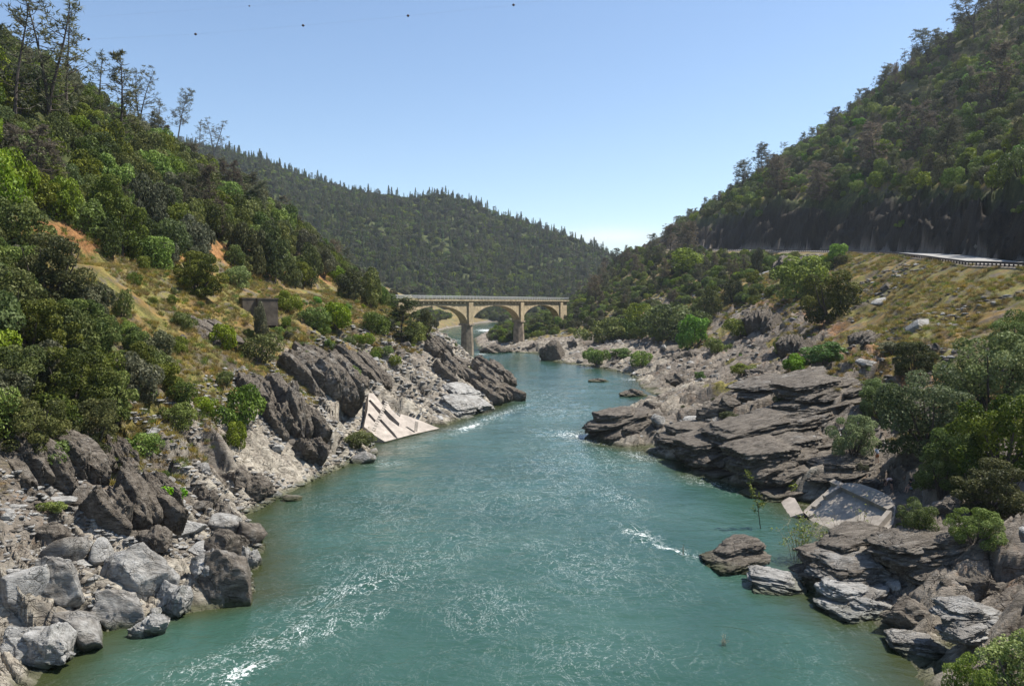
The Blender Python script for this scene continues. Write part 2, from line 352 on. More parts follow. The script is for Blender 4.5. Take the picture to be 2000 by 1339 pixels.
RN = {  # Y: A B C R0 R1 T U V
30: '27,3 36,8 48,12 66,19.5 76,19.5 84,31 110,52 165,92',
46: '28,2.5 38,7 50,12 68,20.3 78,20.5 86,32 112,53 168,94',
52: '25,2 35,5.1 51,12.5 69,21 79,21.2 87,33 113,54 169,95',
65: '33,1.8 38,4.4 53,12.5 70.5,22 80.5,22.2 88,34 115,56 172,97',
76: '32.4,2 41,6 54,12 72.5,22.7 82.5,22.9 90,36 118,58 176,99',
85: '28.3,2.4 40.5,6.2 53,12 74,23.3 84,23.5 92,38 121,60 180,101',
95: '28.5,3.5 41,8.3 54.5,14.2 76,24 86,24.2 95,40 125,62 186,104',
110: '22,2.4 40.3,7.9 57.2,14.9 79,25 89,25.2 98.5,43 130,66 194,110',
120: '28,3.2 44,8.8 60.5,15.8 79.5,25.4 90,25.6 100,45 134,70 200,115',
145: '38.7,5 53,8.9 68,16 85.5,27 96,27.2 104,43 148,80 212,122',
162: '45.4,4.3 60.5,10.3 74.5,18.3 90,28.6 101,28.8 108.5,43.5 152,82 222,128',
190: '50.7,4.8 67,12.4 79,20.5 99,31 110,31.3 119,47.5 160,84 232,132',
250: '58,6.7 71.7,15 87,24 115,35.7 126,36 137.5,55 178,89 252,142',
300: '40,6 64,16 87,27 126,39.4 136,39.8 150,60 194,97 268,152',
350: '18.7,6 53.7,17.7 82,31 123.7,43 134,43.4 148,66 200,112 280,168',
420: '10,5 48,23 75.6,38 106.4,48.3 117,48.6 134,72 208,135 270,182',
520: '24,9 58,28 79.7,46 100.5,55.7 110,56 128,77 208,131 302,200',
600: '30,10 60,30 80,50 92,59 100,60 120,72 240,136 350,204',
700: '46,13 68,30 84,44 96,52 102,54 140,68 280,128 420,198',
900: '40,10 80,28 100,38 120,46 130,48 180,60 350,120 520,190',
1600: '60,30 100,60 150,80 200,90 300,100 400,110 600,150 900,200'}
LY = np.array(sorted(LN)); RY = np.array(sorted(RN))
LT = np.array([[[float(q) for q in p.split(',')] for p in LN[k].split()] for k in sorted(LN)])
RT = np.array([[[float(q) for q in p.split(',')] for p in RN[k].split()] for k in sorted(RN)])
CR = tab('-1500,60 -400,150 0,215 400,298 450,306 520,322 600,356 700,382 780,396 850,388 900,398 960,422 1030,443 1100,470 1180,500 1260,530 1400,560 3500,560')
def ninterp(Y, KY, KT):
    k = np.log(KY)
    return np.stack([[np.interp(np.log(Y), k, KT[:, i, j]) for j in (0, 1)] for i in range(KT.shape[1])])
rows = []
Y = 30.0
while Y < 1500:
    rows.append(Y); Y *= 1.0026 if Y < 180 else (1.0042 if Y < 420 else 1.009)
ROWS = np.array(rows); LR = np.log(ROWS)
UC = (np.concatenate([np.arange(-1300, -300, 14.0), np.arange(-300, 2300, 2.9), np.arange(2300, 3400, 14.0)]) - 1000) / F
NR, NC = len(ROWS), len(UC)
GX = ROWS[:, None] * UC[None, :]; GY = np.repeat(ROWS[:, None], NC, 1)
GZ = np.zeros((NR, NC)); GT = np.zeros((NR, NC)); GXL = np.interp(ROWS, WL[:, 0], WL[:, 1]); GXR = np.interp(ROWS, WR[:, 0], WR[:, 1])
for r, Yv in enumerate(ROWS):
    l = ninterp(Yv, LY, LT); q = ninterp(Yv, RY, RT); xl, xr = GXL[r], GXR[r]
    # t: -1..-8 left bank zones, 0 river, 1..9 right bank zones
    xs = [-4000] + [p[0] for p in l[::-1]] + [xl]; zs = [l[-1][1] + (-l[-1][0] * 0 + 4000 + l[-1][0]) * 0.5] + [p[1] for p in l[::-1]] + [0]
    ts = [-9.0] + [-8.0 + i for i in range(7)] + [-1.0]
    if Yv < 800:
        mid = [xl + min(3, (xr - xl) * .3), xr - min(3, (xr - xl) * .3)]; xs += mid + [xr]; zs += [-2.2, -2.2, 0]; ts += [-0.5, 0.5, 1.0]
    else: zs[-1] = 0.5
    xs += [p[0] for p in q] + [4000]; zs += [p[1] for p in q] + [q[-1][1] + (4000 - q[-1][0]) * 0.45]
    ts += [2.0 + i for i in range(8)] + [10.0]
    xs = np.array(xs, float); xs = np.maximum.accumulate(xs + np.arange(len(xs)) * 1e-4)
    GZ[r] = np.interp(GX[r], xs, zs); GT[r] = np.interp(GX[r], xs, ts)
# far hill behind the bridge
PXc = 1000 + UC * F
crest = CAMZ + (590 - np.interp(PXc, CR[:, 0], CR[:, 1])) / F * 1150
Yb = np.interp(PXc, [-1500, 400, 700, 850, 1000, 1200, 1500, 3500], [420, 430, 600, 740, 790, 720, 600, 560])
ff = (ROWS[:, None] - Yb[None, :]) / (1150 - Yb[None, :])
fs = np.clip(ff, 0, 1); hill = crest[None, :] * (0.25 * fs + 0.75 * sstep(-0.15, 1, fs) * fs ** 0.35)
hill = np.where(ff > 1, crest[None, :] * (1 - 0.6 * (ff - 1)), hill)
nz_ = fbm(GX / 90, GY / 90, 4, 5)
spur = np.abs(fbm(GX / 130 + 3, GY / 210, 3, 9))
hill = hill * (1 - 0.22 * spur * 4 * fs * (1 - fs)) + nz_ * 14 * np.clip(fs * 3, 0, 1) * (1 - 0.8 * sstep(0.8, 1.0, fs)) 
FARM = np.where((ff > 0), 1.0, 0.0) * (hill > GZ)
GZ = np.where((ff > 0) & (hill > GZ), hill, GZ)
NEAR = GZ.copy()
A_ = np.abs(GT)
left = GT < 0
rockz = np.where(left, sstep(4.15, 2.7, A_ + 0.5 * fbm(GX / 9, GY / 9, 3, 21)), sstep(4.05, 3.45, A_ + 0.35 * fbm(GX / 8, GY / 8, 3, 22)))
far_ = sstep(300, 360, GY); rockz *= np.where(left, 1 - far_ * sstep(1.3, 1.9, A_), 1 - far_ * sstep(1.08, 1.25, A_))
rockz *= (A_ > 0.8) * (FARM < 0.5)
# left bank talus (flat rubble) between rock ribs; right bank ledges
q = GY * 0.98 + GX * np.where(left, 0.45, -0.28) + 2.2 * fbm(GX / 14, GY / 14, 3, 31)
ribm = np.where(left, sstep(0.0, 0.35, fbm(GX / 20, GY / 13, 3, 33) + np.where(A_ < 2.6, 0.1, -0.12)), 0.85)
ribm = np.where(left & (GY > 128) & (GY < 240), np.maximum(ribm, 0.8 * (A_ < 4)), ribm)
ribm = np.where(left & (GY < 70), np.maximum(ribm, 0.75), ribm)
def saw(v, e=0.82):
    f = v - np.floor(v); return np.where(f < e, f / e, (1 - f) / (1 - e)) - 0.5
k1 = fbm(GX / 11, GY / 11, 2, 41)
det = saw(-q / 7.5 + 0.6 * k1, 0.74) * 1.9 * (0.5 + 1.0 * vnoise(GX / 18, GY / 8, 42))
det += saw(-q / 2.7 + 0.7 * k1, 0.7) * 0.75 * vnoise(GX / 9, GY / 3, 43) * 1.3
det += saw(-q / 1.05 + 0.3 * k1, 0.65) * 0.22
xr_ = GX + np.where(left, -0.4, 0.3) * GY
p1, e1 = plates(xr_ / 8.5, q / 3.4, 50, 0.5); p2, e2 = plates(xr_ / 3.0, q / 1.15, 60, 0.6); p3, e3 = plates(GX / 1.0, GY / 0.7, 70, 0.9)
det += p1 * 1.7 + p2 * 0.5 + p3 * 0.17 - sstep(0.07, 0.0, e1) * 0.9 - sstep(0.09, 0.0, e2) * 0.3
det += fbm(GX / 2.2, GY / 1.6, 4, 80, 0.42) * 0.32
rub = p2 * 0.35 + p3 * 0.4 - sstep(0.15, 0.0, e3) * 0.15 + fbm(GX / 3, GY / 3, 4, 81) * 0.35
shore = np.minimum(1, np.maximum(np.where(left, GXL[:, None] - GX, GX - GXR[:, None]), 0) / 3.0)
soft = fbm(GX / 12, GY / 12, 4, 90) * 1.2 + fbm(GX / 2.5, GY / 2.5, 4, 91) * 0.28
roadm = np.where(left, 0, sstep(4.75, 4.98, A_) * sstep(6.02, 5.98, A_)) * (FARM < 0.5) * (GY < 640)
benchm = np.where(left, sstep(3.9, 4.05, A_) * sstep(5.1, 4.95, A_), 0) * (FARM < 0.5)
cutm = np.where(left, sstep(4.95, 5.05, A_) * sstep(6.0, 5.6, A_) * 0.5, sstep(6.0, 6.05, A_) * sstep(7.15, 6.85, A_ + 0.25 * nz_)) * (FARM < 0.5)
pc_, ec_ = plates(GY / 9 + 0.15 * NEAR, NEAR / 7, 93, 0.8)
cutd = pc_ * 4.5 + fbm(GY / 8, NEAR / 5, 4, 95) * 4.0 + fbm(GX / 20, GY / 20, 2, 96) * 5 + fbm(GY / 2.2, NEAR / 2.0, 3, 98) * 1.3
gull = fbm(GX / 9, GY / 13 , 4, 97)
veg = np.clip(1 - rockz - roadm - benchm, 0, 1)
fade = 0.35 + 0.65 * sstep(0.0, 0.9, shore)
GZ = GZ + rockz * fade * (ribm * det + (1 - ribm) * rub) * (A_ > 1) + soft * veg * (A_ > 1.05) * (1 - cutm) + cutm * np.where(left, cutd * 0.35, cutd) + np.where(FARM > 0, fbm(GX / 25, GY / 25, 4, 99) * 5, 0)
# straths of the right embankment: gullies below the road
GZ += np.where(~left, sstep(3.6, 4.2, A_) * sstep(4.9, 4.5, A_) * gull * 2.4, 0) * (FARM < 0.5)
# hollows under the two fallen concrete pieces
for q0, q1, q2, bx in ((at_z(858, 836, 0.15), at_z(750, 862, 0.15), at_z(720, 767, 5.6), (700, 865, 760, 868)), (at_z(1568, 1000, 0.25), at_z(1690, 1052, 0.15), at_z(1742, 966, 2.7), (1560, 1755, 938, 1056))):
    n = (q1 - q0).cross(q2 - q0); pz = q0.z - ((GX - q0.x) * n.x + (GY - q0.y) * n.y) / n.z
    cs = [q0, q1, q2]; mx = 2.5
    inx = (GX > min(c.x for c in cs) - mx) & (GX < max(c.x for c in cs) + mx) & (GY > min(c.y for c in cs) - mx) & (GY < max(c.y for c in cs) + mx) & (pz > -1) & (pz < 7)
    GZ = np.where(inx, np.minimum(GZ, pz - 1.9), GZ)
# keep the water's edge where it is
GZ = np.where((A_ < 1) & (FARM < 0.5), np.minimum(GZ, -0.15), GZ)
_hol = GZ < -0.6
GZ = np.where((A_ >= 1) & (FARM < 0.5) & (GY < 800) & ~_hol, np.maximum(GZ, -0.5 + 0.55 * np.minimum(1, shore * 6)), GZ)

def Hs(x, y):
    y = np.clip(y, ROWS[0] + .01, ROWS[-2]); x = np.asarray(x, float); y = np.asarray(y, float)
    r = np.interp(np.log(y), LR, np.arange(NR)); c = np.clip(np.interp(x / y, UC, np.arange(NC)), 0, NC - 1.001)
    r0 = np.floor(r).astype(int); c0 = np.floor(c).astype(int); r0 = np.minimum(r0, NR - 2); fr = r - r0; fc = c - c0
    return (GZ[r0, c0] * (1 - fr) * (1 - fc) + GZ[r0 + 1, c0] * fr * (1 - fc) + GZ[r0, c0 + 1] * (1 - fr) * fc + GZ[r0 + 1, c0 + 1] * fr * fc)
def Ts(x, y, G=None):
    G = GT if G is None else G
    r = np.rint(np.interp(np.log(y), LR, np.arange(NR))).astype(int); c = np.rint(np.interp(np.asarray(x) / y, UC, np.arange(NC))).astype(int)
    return G[r, c]
_YS = np.exp(np.linspace(math.log(31), math.log(1480), 2600))
def hit(px, py, ymin=31, ymax=1480):
    """where the line of sight through a pixel first meets the ground"""
    a = at(px, py, 1.0) - Vector((0, 0, CAMZ))
    ys = _YS[(_YS > ymin) & (_YS < ymax)]
    z = CAMZ + a.z * ys; g = Hs(a.x * ys, ys)
    k = np.nonzero(z <= g)[0]
    y = ys[k[0]] if len(k) else ys[np.argmin(z - g)]
    return Vector((a.x * y, y, float(Hs(a.x * y, y))))

vid = np.arange(NR * NC).reshape(NR, NC)
faces = np.stack([vid[:-1, :-1], vid[:-1, 1:], vid[1:, 1:], vid[1:, :-1]], -1).reshape(-1, 4)
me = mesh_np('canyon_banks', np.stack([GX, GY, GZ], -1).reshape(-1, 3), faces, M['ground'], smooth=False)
fl = fbm(GX / 6, GY / 6, 4, 101)
grass = np.where(left, sstep(2.5, 3.1, A_ + 0.5 * fl) * sstep(5.5, 5.0, A_ + 0.3 * fl), sstep(3.3, 3.9, A_ + 0.35 * fl) * sstep(5.05, 4.9, A_))
grass = np.where(left & (GY < 70), grass * 0.4, grass)
grass = np.where(~left & (GY > 115), np.maximum(grass, 0.75 * sstep(1.5, 2.2, A_) * sstep(-0.1, 0.25, fbm(GX / 7, GY / 12, 4, 105)) * (A_ < 5)), grass)
grass = np.where(~left & (GY > 330), sstep(1.15, 1.4, A_) * 0.7 * sstep(5.05, 4.9, A_), grass)
grass = np.where(~left & (A_ > 7), 0.55 + 0.3 * fbm(GX / 15, GY / 15, 3, 106), grass)
dirt = np.where(left, benchm * 0.35 + cutm * 1.5 * sstep(85, 100, GY) + 0.25 * (A_ > 2.6) * (A_ < 4), cutm * 0.12 + 0.3 * sstep(3.6, 3.9, A_) * sstep(4.9, 4.6, A_) * (GY < 330) + sstep(3.2, 3.5, A_) * sstep(4.2, 3.7, A_) * 0.5)
bleach = np.where(left, sstep(3.1, 1.6, A_ + 0.7 * fl), sstep(2.2 - 0.5 * sstep(120, 160, GY), 1.2, A_ + 0.8 * fl)) * np.where(left, 1.0, 0.75)
bleach = np.maximum(bleach, (1 - ribm) * rockz * 0.9 * left)
bleach = np.where(left & (GY < 66), np.clip(sstep(2.9, 1.5, A_ + .5 * fl) , 0, 1), bleach)
bleach = bleach * (1 - 0.85 * sstep(330, 400, GY)); grass = np.where((GY > 380) & left, np.maximum(grass, 0.8 * sstep(1.1, 1.4, A_)), grass)
fb = (FARM < 0.5)
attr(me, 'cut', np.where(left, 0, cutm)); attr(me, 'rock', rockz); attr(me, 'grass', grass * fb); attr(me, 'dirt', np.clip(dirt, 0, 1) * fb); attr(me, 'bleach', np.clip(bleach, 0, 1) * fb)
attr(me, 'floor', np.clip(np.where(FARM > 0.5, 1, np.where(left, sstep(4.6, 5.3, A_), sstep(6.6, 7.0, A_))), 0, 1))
attr(me, 'tone', np.clip(0.5 + 0.5 * fbm(GX / 4, GY / 2, 4, 111) + 0.25 * p2, 0, 1))
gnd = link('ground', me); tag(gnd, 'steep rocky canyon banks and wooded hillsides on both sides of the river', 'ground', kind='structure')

# ------------------------------------------------------------ river
cols = (np.arange(-400, 2500, 7.0) - 1000) / F; rws = []
Y = 30.0
while Y < 830: rws.append(Y); Y *= 1.005
rws = np.array(rws); WX = rws[:, None] * cols[None, :]; WY = np.repeat(rws[:, None], len(cols), 1)
amp = 1.0
WZ = fbm(WX / 7, WY / 4.5, 3, 200) * 0.12 + fbm(WX / 1.8, WY / 1.1, 3, 201) * 0.05
xl = np.interp(rws, WL[:, 0], WL[:, 1])[:, None]; xr = np.interp(rws, WR[:, 0], WR[:, 1])[:, None]
dsh = np.minimum(WX - xl, xr - WX); sh = sstep(5.5, -0.5, dsh + 1.5 * fbm(WX / 6, WY / 6, 3, 203))
# foam: streaks of white water at the points of the banks and in mid-stream, as patches in the plan of the river
FO = [(470, 1310, 60, 26, 1.0, .45), (560, 1240, 190, 22, .62, .35), (650, 1190, 120, 60, .38, .3), (720, 1140, 110, 16, .78, .25), (800, 1100, 150, 60, .35, .2), (640, 1230, 150, 14, .6, .3), (760, 1000, 160, 60, .25, 0),
      (920, 832, 50, 9, .95, .35), (970, 812, 100, 9, .8, .35), (1110, 850, 90, 14, .82, -.1), (1160, 860, 60, 8, .8, -.1), (1090, 800, 100, 25, .45, 0), (1250, 1042, 60, 13, .9, -.35), (1305, 1072, 80, 9, .95, -.3), (1210, 975, 50, 14, .7, -.3), (1130, 900, 130, 60, .4, 0),
      (1240, 741, 25, 3, .9, 0), (1290, 790, 30, 5, .5, 0), (1000, 960, 180, 60, .3, 0), (1150, 1090, 160, 60, .3, 0), (960, 1180, 120, 70, .3, 0), (1390, 945, 60, 8, .6, -.3), (1150, 1280, 160, 60, .25, 0),
      (950, 645, 40, 5, 1.0, 0), (990, 640, 40, 5, 1.0, 0), (880, 665, 30, 3, .9, 0), (940, 691, 20, 3, .9, 0), (1060, 770, 120, 20, .35, 0), (760, 905, 40, 8, .6, 0), (1180, 960, 90, 30, .4, -.3), (880, 1060, 120, 30, .3, .2), (1240, 890, 50, 10, .7, -.2)]
foam = np.zeros_like(WX)
wpx = 1000 + F * WX / (WY * CP + CAMZ * SP); wpy = 669.5 - F * (WY * SP - CAMZ * CP) / (WY * CP + CAMZ * SP)
wob = fbm(WX / 5, WY / 5, 3, 207)
for cx, cyy, rx, ry, st, sl in FO:
    c = at_z(cx, cyy, 0); e1_ = at_z(cx + rx, cyy - rx * sl, 0) - c; e2_ = at_z(cx, cyy - ry, 0) - c
    a = ((WX - c.x) * e2_.y - (WY - c.y) * e2_.x) / (e1_.x * e2_.y - e1_.y * e2_.x); b = ((WX - c.x) * e1_.y - (WY - c.y) * e1_.x) / (e2_.x * e1_.y - e2_.y * e1_.x)
    foam = np.maximum(foam, st * np.exp(-(a * a + b * b) * 1.1 * (1 + 0.7 * wob)))
WZ += foam * fbm(WX / 1.0, WY / 0.8, 3, 211) * 0.25
vid = np.arange(WX.size).reshape(WX.shape)
faces = np.stack([vid[:-1, :-1], vid[:-1, 1:], vid[1:, 1:], vid[1:, :-1]], -1).reshape(-1, 4)
me = mesh_np('river', np.stack([WX, WY, WZ], -1).reshape(-1, 3), faces, M['water'], smooth=True)
attr(me, 'shore', sh); attr(me, 'foam', foam)
riv = link('water', me); tag(riv, 'green river water with streaks of white foam', 'water', kind='structure')
# ------------------------------------------------------------ vegetation: mesh builders (unit size), then placing
rng = np.random.default_rng(7); rnd = random.Random(11)
def leaf_quads(P, N, size, rng, aspect=0.55, jit=0.8):
    """one small kite-shaped face per point, turned roughly across the outward direction N"""
    n = len(P); d = N + jit * rng.normal(size=(n, 3)); d /= np.linalg.norm(d, axis=1)[:, None] + 1e-9
    r = rng.normal(size=(n, 3)); a = np.cross(d, r); a /= np.linalg.norm(a, axis=1)[:, None] + 1e-9; b = np.cross(d, a)
    s = (size * (0.6 + 0.8 * rng.random(n)))[:, None]
    bend = d * s * 0.18
    V = np.stack([P - a * s, P - b * s * aspect + bend, P + a * s, P + b * s * aspect + bend], 1).reshape(-1, 3)
    return V, np.arange(4 * n).reshape(n, 4)
def crown_mesh(name, mat, lobes, n, size, rng, aspect=0.55, inner=0.12):
    C_ = np.array([l[0] for l in lobes]); Rr = np.array([l[1] for l in lobes])
    wt = (Rr[:, 0] * Rr[:, 2]); wt /= wt.sum()
    k = rng.choice(len(lobes), int(n * 1.5), p=wt); u = rng.normal(size=(len(k), 3)); u /= np.linalg.norm(u, axis=1)[:, None]
    # leaves sit in bunches on the surface of each lobe
    fr = np.sin(u[:, 0] * 7 + k) * np.sin(u[:, 1] * 8 + 2 * k) * np.sin(u[:, 2] * 7 + 3 * k)
    rad = 1.0 + 0.13 * fr + 0.05 * rng.normal(size=len(k)); m = rng.random(len(k)) < inner; rad = np.where(m, rng.random(len(k)) ** 0.5, rad)
    P = C_[k] + Rr[k] * u * rad[:, None]
    dd = np.full(len(k), 9.0)
    for i in range(len(lobes)):
        di = np.linalg.norm((P - C_[i]) / Rr[i], axis=1); dd = np.minimum(dd, np.where(k == i, 9, di))
    keep = (dd > 0.8) & (u[:, 2] > -0.75) & ((fr > -0.25) | (rng.random(len(k)) < 0.5)); P, u, k = P[keep][:n], u[keep][:n], k[keep][:n]
    V, Fc = leaf_quads(P, u, size, rng, aspect)
    me = mesh_np(name, V, Fc, mat)
    lv = np.clip(0.5 + 0.20 * rng.normal(size=len(P)) + 0.25 * (rng.random(len(lobes))[k] - 0.5) * 2, 0, 1)
    attr(me, 'leaf', np.repeat(lv, 4)); return me
def round_lobes(rng, nl=16, flat=0.85, spread=0.68, rmin=0.17, rmax=0.42):
    """unit bush: radius about 1, base at 0, top about 2*flat"""
    L = [((0, 0, flat), (0.55, 0.55, 0.55 * flat))]; sq = 0.75 + 0.5 * rng.random(); ph0 = rng.random() * 6.28
    for i in range(nl):
        th = rng.random() * 2 * math.pi; zz = rng.random() * 2.0 - 1.05; zz = max(-1.0, min(0.95, zz)); rr = math.sqrt(max(0, 1 - zz * zz)) * spread; rr = max(rr, 0.55 if zz < 0 else 0)
        r = rmin + (rmax - rmin) * rng.random()
        rr *= 1 + 0.25 * math.sin(2 * th + ph0); L.append(((rr * math.cos(th) * (0.8 + .4 * rng.random()) * sq, rr * math.sin(th) * (0.8 + .4 * rng.random()) / sq, flat + zz * spread * flat), (r, r, r * 0.85)))
    return L
def bush_trunk(rng, h=0.9, n=5, r=0.05):
    b = MB()
    for i in range(n):
        th = i / n * 6.28 + rng.random(); x, y = math.cos(th), math.sin(th); s = 0.25 + 0.35 * rng.random()
        b.tube([(0.04 * x, 0.04 * y, -0.35), (0.15 * x, 0.15 * y, h * 0.3), (s * x * 0.8, s * y * 0.8, h * 0.7), (s * x * 1.2, s * y * 1.2, h * (1.0 + 0.3 * rng.random()))], [r, r * .8, r * .55, r * .2], 5)
    return b.mesh('trunk', M['bark'])
class Var:    # a variant: meshes of crown and trunk, unit size, with height and width it fills
    def __init__(s, crown, trunk, h, w): s.crown, s.trunk, s.h, s.w = crown, trunk, h, w
KIND = {}
def bushes(key, mat, nv, n, size, **kw):
    out = []
    for i in range(nv):
        fl = 0.7 + 0.35 * rng.random()
        c = crown_mesh('crown', M[mat], round_lobes(rng, flat=fl, **kw), n, size, rng)
        out.append(Var(c, bush_trunk(rng, fl), 1.85 * fl, 2.0))
    KIND[key] = out
bushes('oak', 'oak', 7, 6500, 0.052, nl=26)
bushes('green', 'green', 6, 5500, 0.055, nl=24)
bushes('bright', 'bright', 3, 3500, 0.065, nl=12)
bushes('silver', 'silver', 3, 5500, 0.055, nl=18)
bushes('olive', 'pine', 3, 5000, 0.055, nl=16)
def tree_big(key, mat, n, size, nl):
    """larger foreground trees: many small bunches on visible limbs"""
    out = []
    for i in range(2):
        L = round_lobes(rng, nl=nl, flat=1.0, spread=0.72, rmin=0.13, rmax=0.26); L[0] = ((0, 0, 1.0), (0.45, 0.45, 0.45))
        out.append(Var(crown_mesh('crown', M[mat], L, n, size, rng, inner=0.06), bush_trunk(rng, 1.1, 7, 0.045), 1.9, 2.0))
    KIND[key] = out
tree_big('bigsilver', 'silver', 20000, 0.026, 46)
tree_big('bigoak', 'oak', 16000, 0.030, 40)
tree_big('bigyellow', 'yellow', 11000, 0.030, 34)

def needle_tufts(tips, size, rng, mat, per=16, name='crown', droop=0.0):
    """bunches of thin needles around the given twig tips (unit tree)"""
    P = np.repeat(np.array(tips), per, 0); n = len(P)
    d = rng.normal(size=(n, 3)); d /= np.linalg.norm(d, axis=1)[:, None]; d[:, 2] = d[:, 2] * 0.8 + 0.15 - droop
    a = np.cross(d, rng.normal(size=(n, 3))); a /= np.linalg.norm(a, axis=1)[:, None]
    s = (size * (0.6 + 0.8 * rng.random(n)))[:, None]; P = P + d * s * 0.25
    V = np.stack([P - a * s * 0.13, P + d * s, P + a * s * 0.13], 1).reshape(-1, 3)
    me = mesh_np(name, V, np.arange(3 * n).reshape(n, 3), M[mat]); attr(me, 'leaf', np.repeat(np.clip(0.5 + 0.22 * rng.normal(size=n), 0, 1), 3)); return me
def grey_pine(rng, mat='pine', lean=0.0, fork=False, first=0.25, dens=1.0, wide=0.22, bare=False, tsize=0.036, per=15, nt=5):
    b = MB(); tips = []
    ph = rng.random() * 6
    def axis(t, k=0): return Vector((lean * t * (0.6 + .4 * t) + 0.02 * math.sin(5 * t + ph) + k * 0.16 * max(0, t - 0.35), 0.02 * math.sin(4 * t + 2 * ph) + k * 0.05 * max(0, t - .35), t * (1 - 0.0 * abs(k))))
    stems = [0] if not fork else [-1, 1]
    for k in stems:
        b.tube([axis(t, k) - (Vector((0, 0, 0.05)) if t == 0 else Vector()) for t in np.linspace(0, 1, 9)], list(np.linspace(0.014, 0.002, 9)), 6)
        nb = int(44 * dens / len(stems) ** .5)
        for i in range(nb):
            t = first + (1 - first) * (i + rng.random()) / nb; th = rng.random() * 6.28
            ln = wide * (1.15 - 0.75 * ((t - first) / (1 - first)) ** 1.3) * (0.55 + 0.6 * rng.random()) * (0.6 + 0.4 * min(1, (t - first) * 6))
            o = axis(t, k); dx, dy = math.cos(th), math.sin(th); up = 0.25 + 0.5 * rng.random()
            p1 = o + Vector((dx * ln * .5, dy * ln * .5, ln * up * 0.2)); p2 = o + Vector((dx * ln, dy * ln, ln * up))
            b.tube([o, p1, p2], [0.0035, 0.0025, 0.001], 4, False)
            if bare and rng.random() < 0.5: continue
            for j in range(nt):
                f = 0.45 + 0.55 * rng.random(); q = o.lerp(p2, f) + Vector(rng.normal(size=3) * ln * 0.2)
                tips.append(tuple(q))
        tips.append(tuple(axis(1.0, k)))
    return Var(needle_tufts(tips, tsize, rng, mat, per), b.mesh('trunk', M['bark']), 1.03, wide * 2)
KIND['pine'] = [grey_pine(rng), grey_pine(rng, fork=True, wide=0.24), grey_pine(rng, lean=0.10, dens=1.3), grey_pine(rng, dens=1.5, wide=0.26, first=0.15)]
KIND['drypine'] = [grey_pine(rng, 'brownpine', dens=1.3, first=.12, wide=0.25), grey_pine(rng, 'brownpine', dens=1.2, first=.2, wide=0.27, fork=True), grey_pine(rng, 'brownpine', dens=1.0, first=.15)]
KIND['openpine'] = [grey_pine(rng, wide=0.2, dens=.75, nt=3, per=11, tsize=.03), grey_pine(rng, fork=True, wide=0.22, dens=.8, nt=3, per=11, tsize=.03), grey_pine(rng, lean=0.10, dens=.8, nt=3, per=11, tsize=.03), grey_pine(rng, wide=.2, dens=.9, nt=3, per=11, first=.2, tsize=.03)]
KIND['snag'] = [grey_pine(rng, dens=1.5, wide=0.12, first=0.30, bare=True, tsize=0.024)]
KIND['leanpine'] = [grey_pine(rng, lean=0.30, dens=0.8, wide=0.17, first=0.45, nt=4, per=12, tsize=.032), grey_pine(rng, lean=0.2, dens=1.0, wide=0.26, first=0.3, nt=3, per=12, tsize=.03, fork=True)]
KIND['densepine'] = [grey_pine(rng, 'oak', dens=1.7, wide=0.24, first=0.22, tsize=0.04, per=12, nt=4)]
def fir(rng, slim=0.13, n=1500, ragged=0.35, name='crown'):
    t = rng.random(n) ** 0.8; th = rng.random(n) * 6.28; lay = np.floor(t * 13) / 13 + 0.02; t = 0.10 + 0.9 * (0.55 * t + 0.45 * lay)
    gap = (hashf(np.floor(t * 13), np.floor(th * 1.2), int(rng.integers(99))) > 0.22)
    rr = slim * (1 - t) ** 0.85 * (0.35 + 0.65 * rng.random(n) ** .5) * (1 + ragged * (hashf(np.floor(t * 13), np.floor(th * 1.6), 5) - 0.5) * 2)
    t, th, rr = t[gap], th[gap], rr[gap]; n = len(t)
    P = np.stack([rr * np.cos(th), rr * np.sin(th), t - rr * 0.35], 1); N_ = np.stack([np.cos(th), np.sin(th), np.full(n, 0.4)], 1)
    V, Fc = leaf_quads(P, N_, 0.026, rng, 0.5, 0.7); me = mesh_np(name, V, Fc, M['fir']); attr(me, 'leaf', np.repeat(np.clip(0.5 + 0.22 * rng.normal(size=n), 0, 1), 4))
    b = MB(); b.tube([(0, 0, -0.08), (0, 0, 0.5), (0, 0, 1.0)], [0.012, 0.008, 0.001], 5)
    return Var(me, b.mesh('trunk', M['bark']), 1.02, slim * 2)
KIND['fir'] = [fir(rng), fir(rng, 0.16, 1400, 0.5), fir(rng, 0.10, 1000, 0.5), fir(rng, 0.18, 900, 0.6)]

CNT = {}
PLACED = []          # x, y, radius of everything planted, to keep plants apart
def plant(kind, x, y, h, w, label, cat, group=None, name=None, v=None, rz=None, z=None, parts=True, sink=0.13):
    V_ = KIND[kind][(v if v is not None else rnd.randrange(99)) % len(KIND[kind])]
    nm = name or {'oak': 'oak_tree', 'bigoak': 'oak_tree', 'green': 'shrub', 'bright': 'shrub', 'silver': 'shrub', 'olive': 'shrub', 'bigsilver': 'willow_tree', 'bigyellow': 'willow_tree',
                  'fir': 'fir_tree'}.get(kind, 'pine_tree')
    z = float(Hs(x, y)) if z is None else z
    r = empty(nm, (x, y, z - sink * h), rnd.random() * 6.28 if rz is None else rz)
    r.scale = (w / V_.w, w / V_.w, h / V_.h)
    link('crown', V_.crown, r); link('trunk', V_.trunk, r)
    tag(r, label, cat, group); PLACED.append((x, y, w / 2)); CNT[nm] = CNT.get(nm, 0) + 1
    return r
def trace(kind, px, py, wpx, hpx, label, cat=None, group=None, **k):
    """plant at the place the photograph shows: foot at px, py, size in photograph pixels"""
    p = hit(px, py); s = p.y / F
    cat = cat or ('shrub' if kind in ('green', 'bright', 'silver', 'olive') else 'tree')
    return plant(kind, p.x, p.y, hpx * s, wpx * s, label, cat, group, **k)
G1 = 'oaks and bushes of the near left bank'
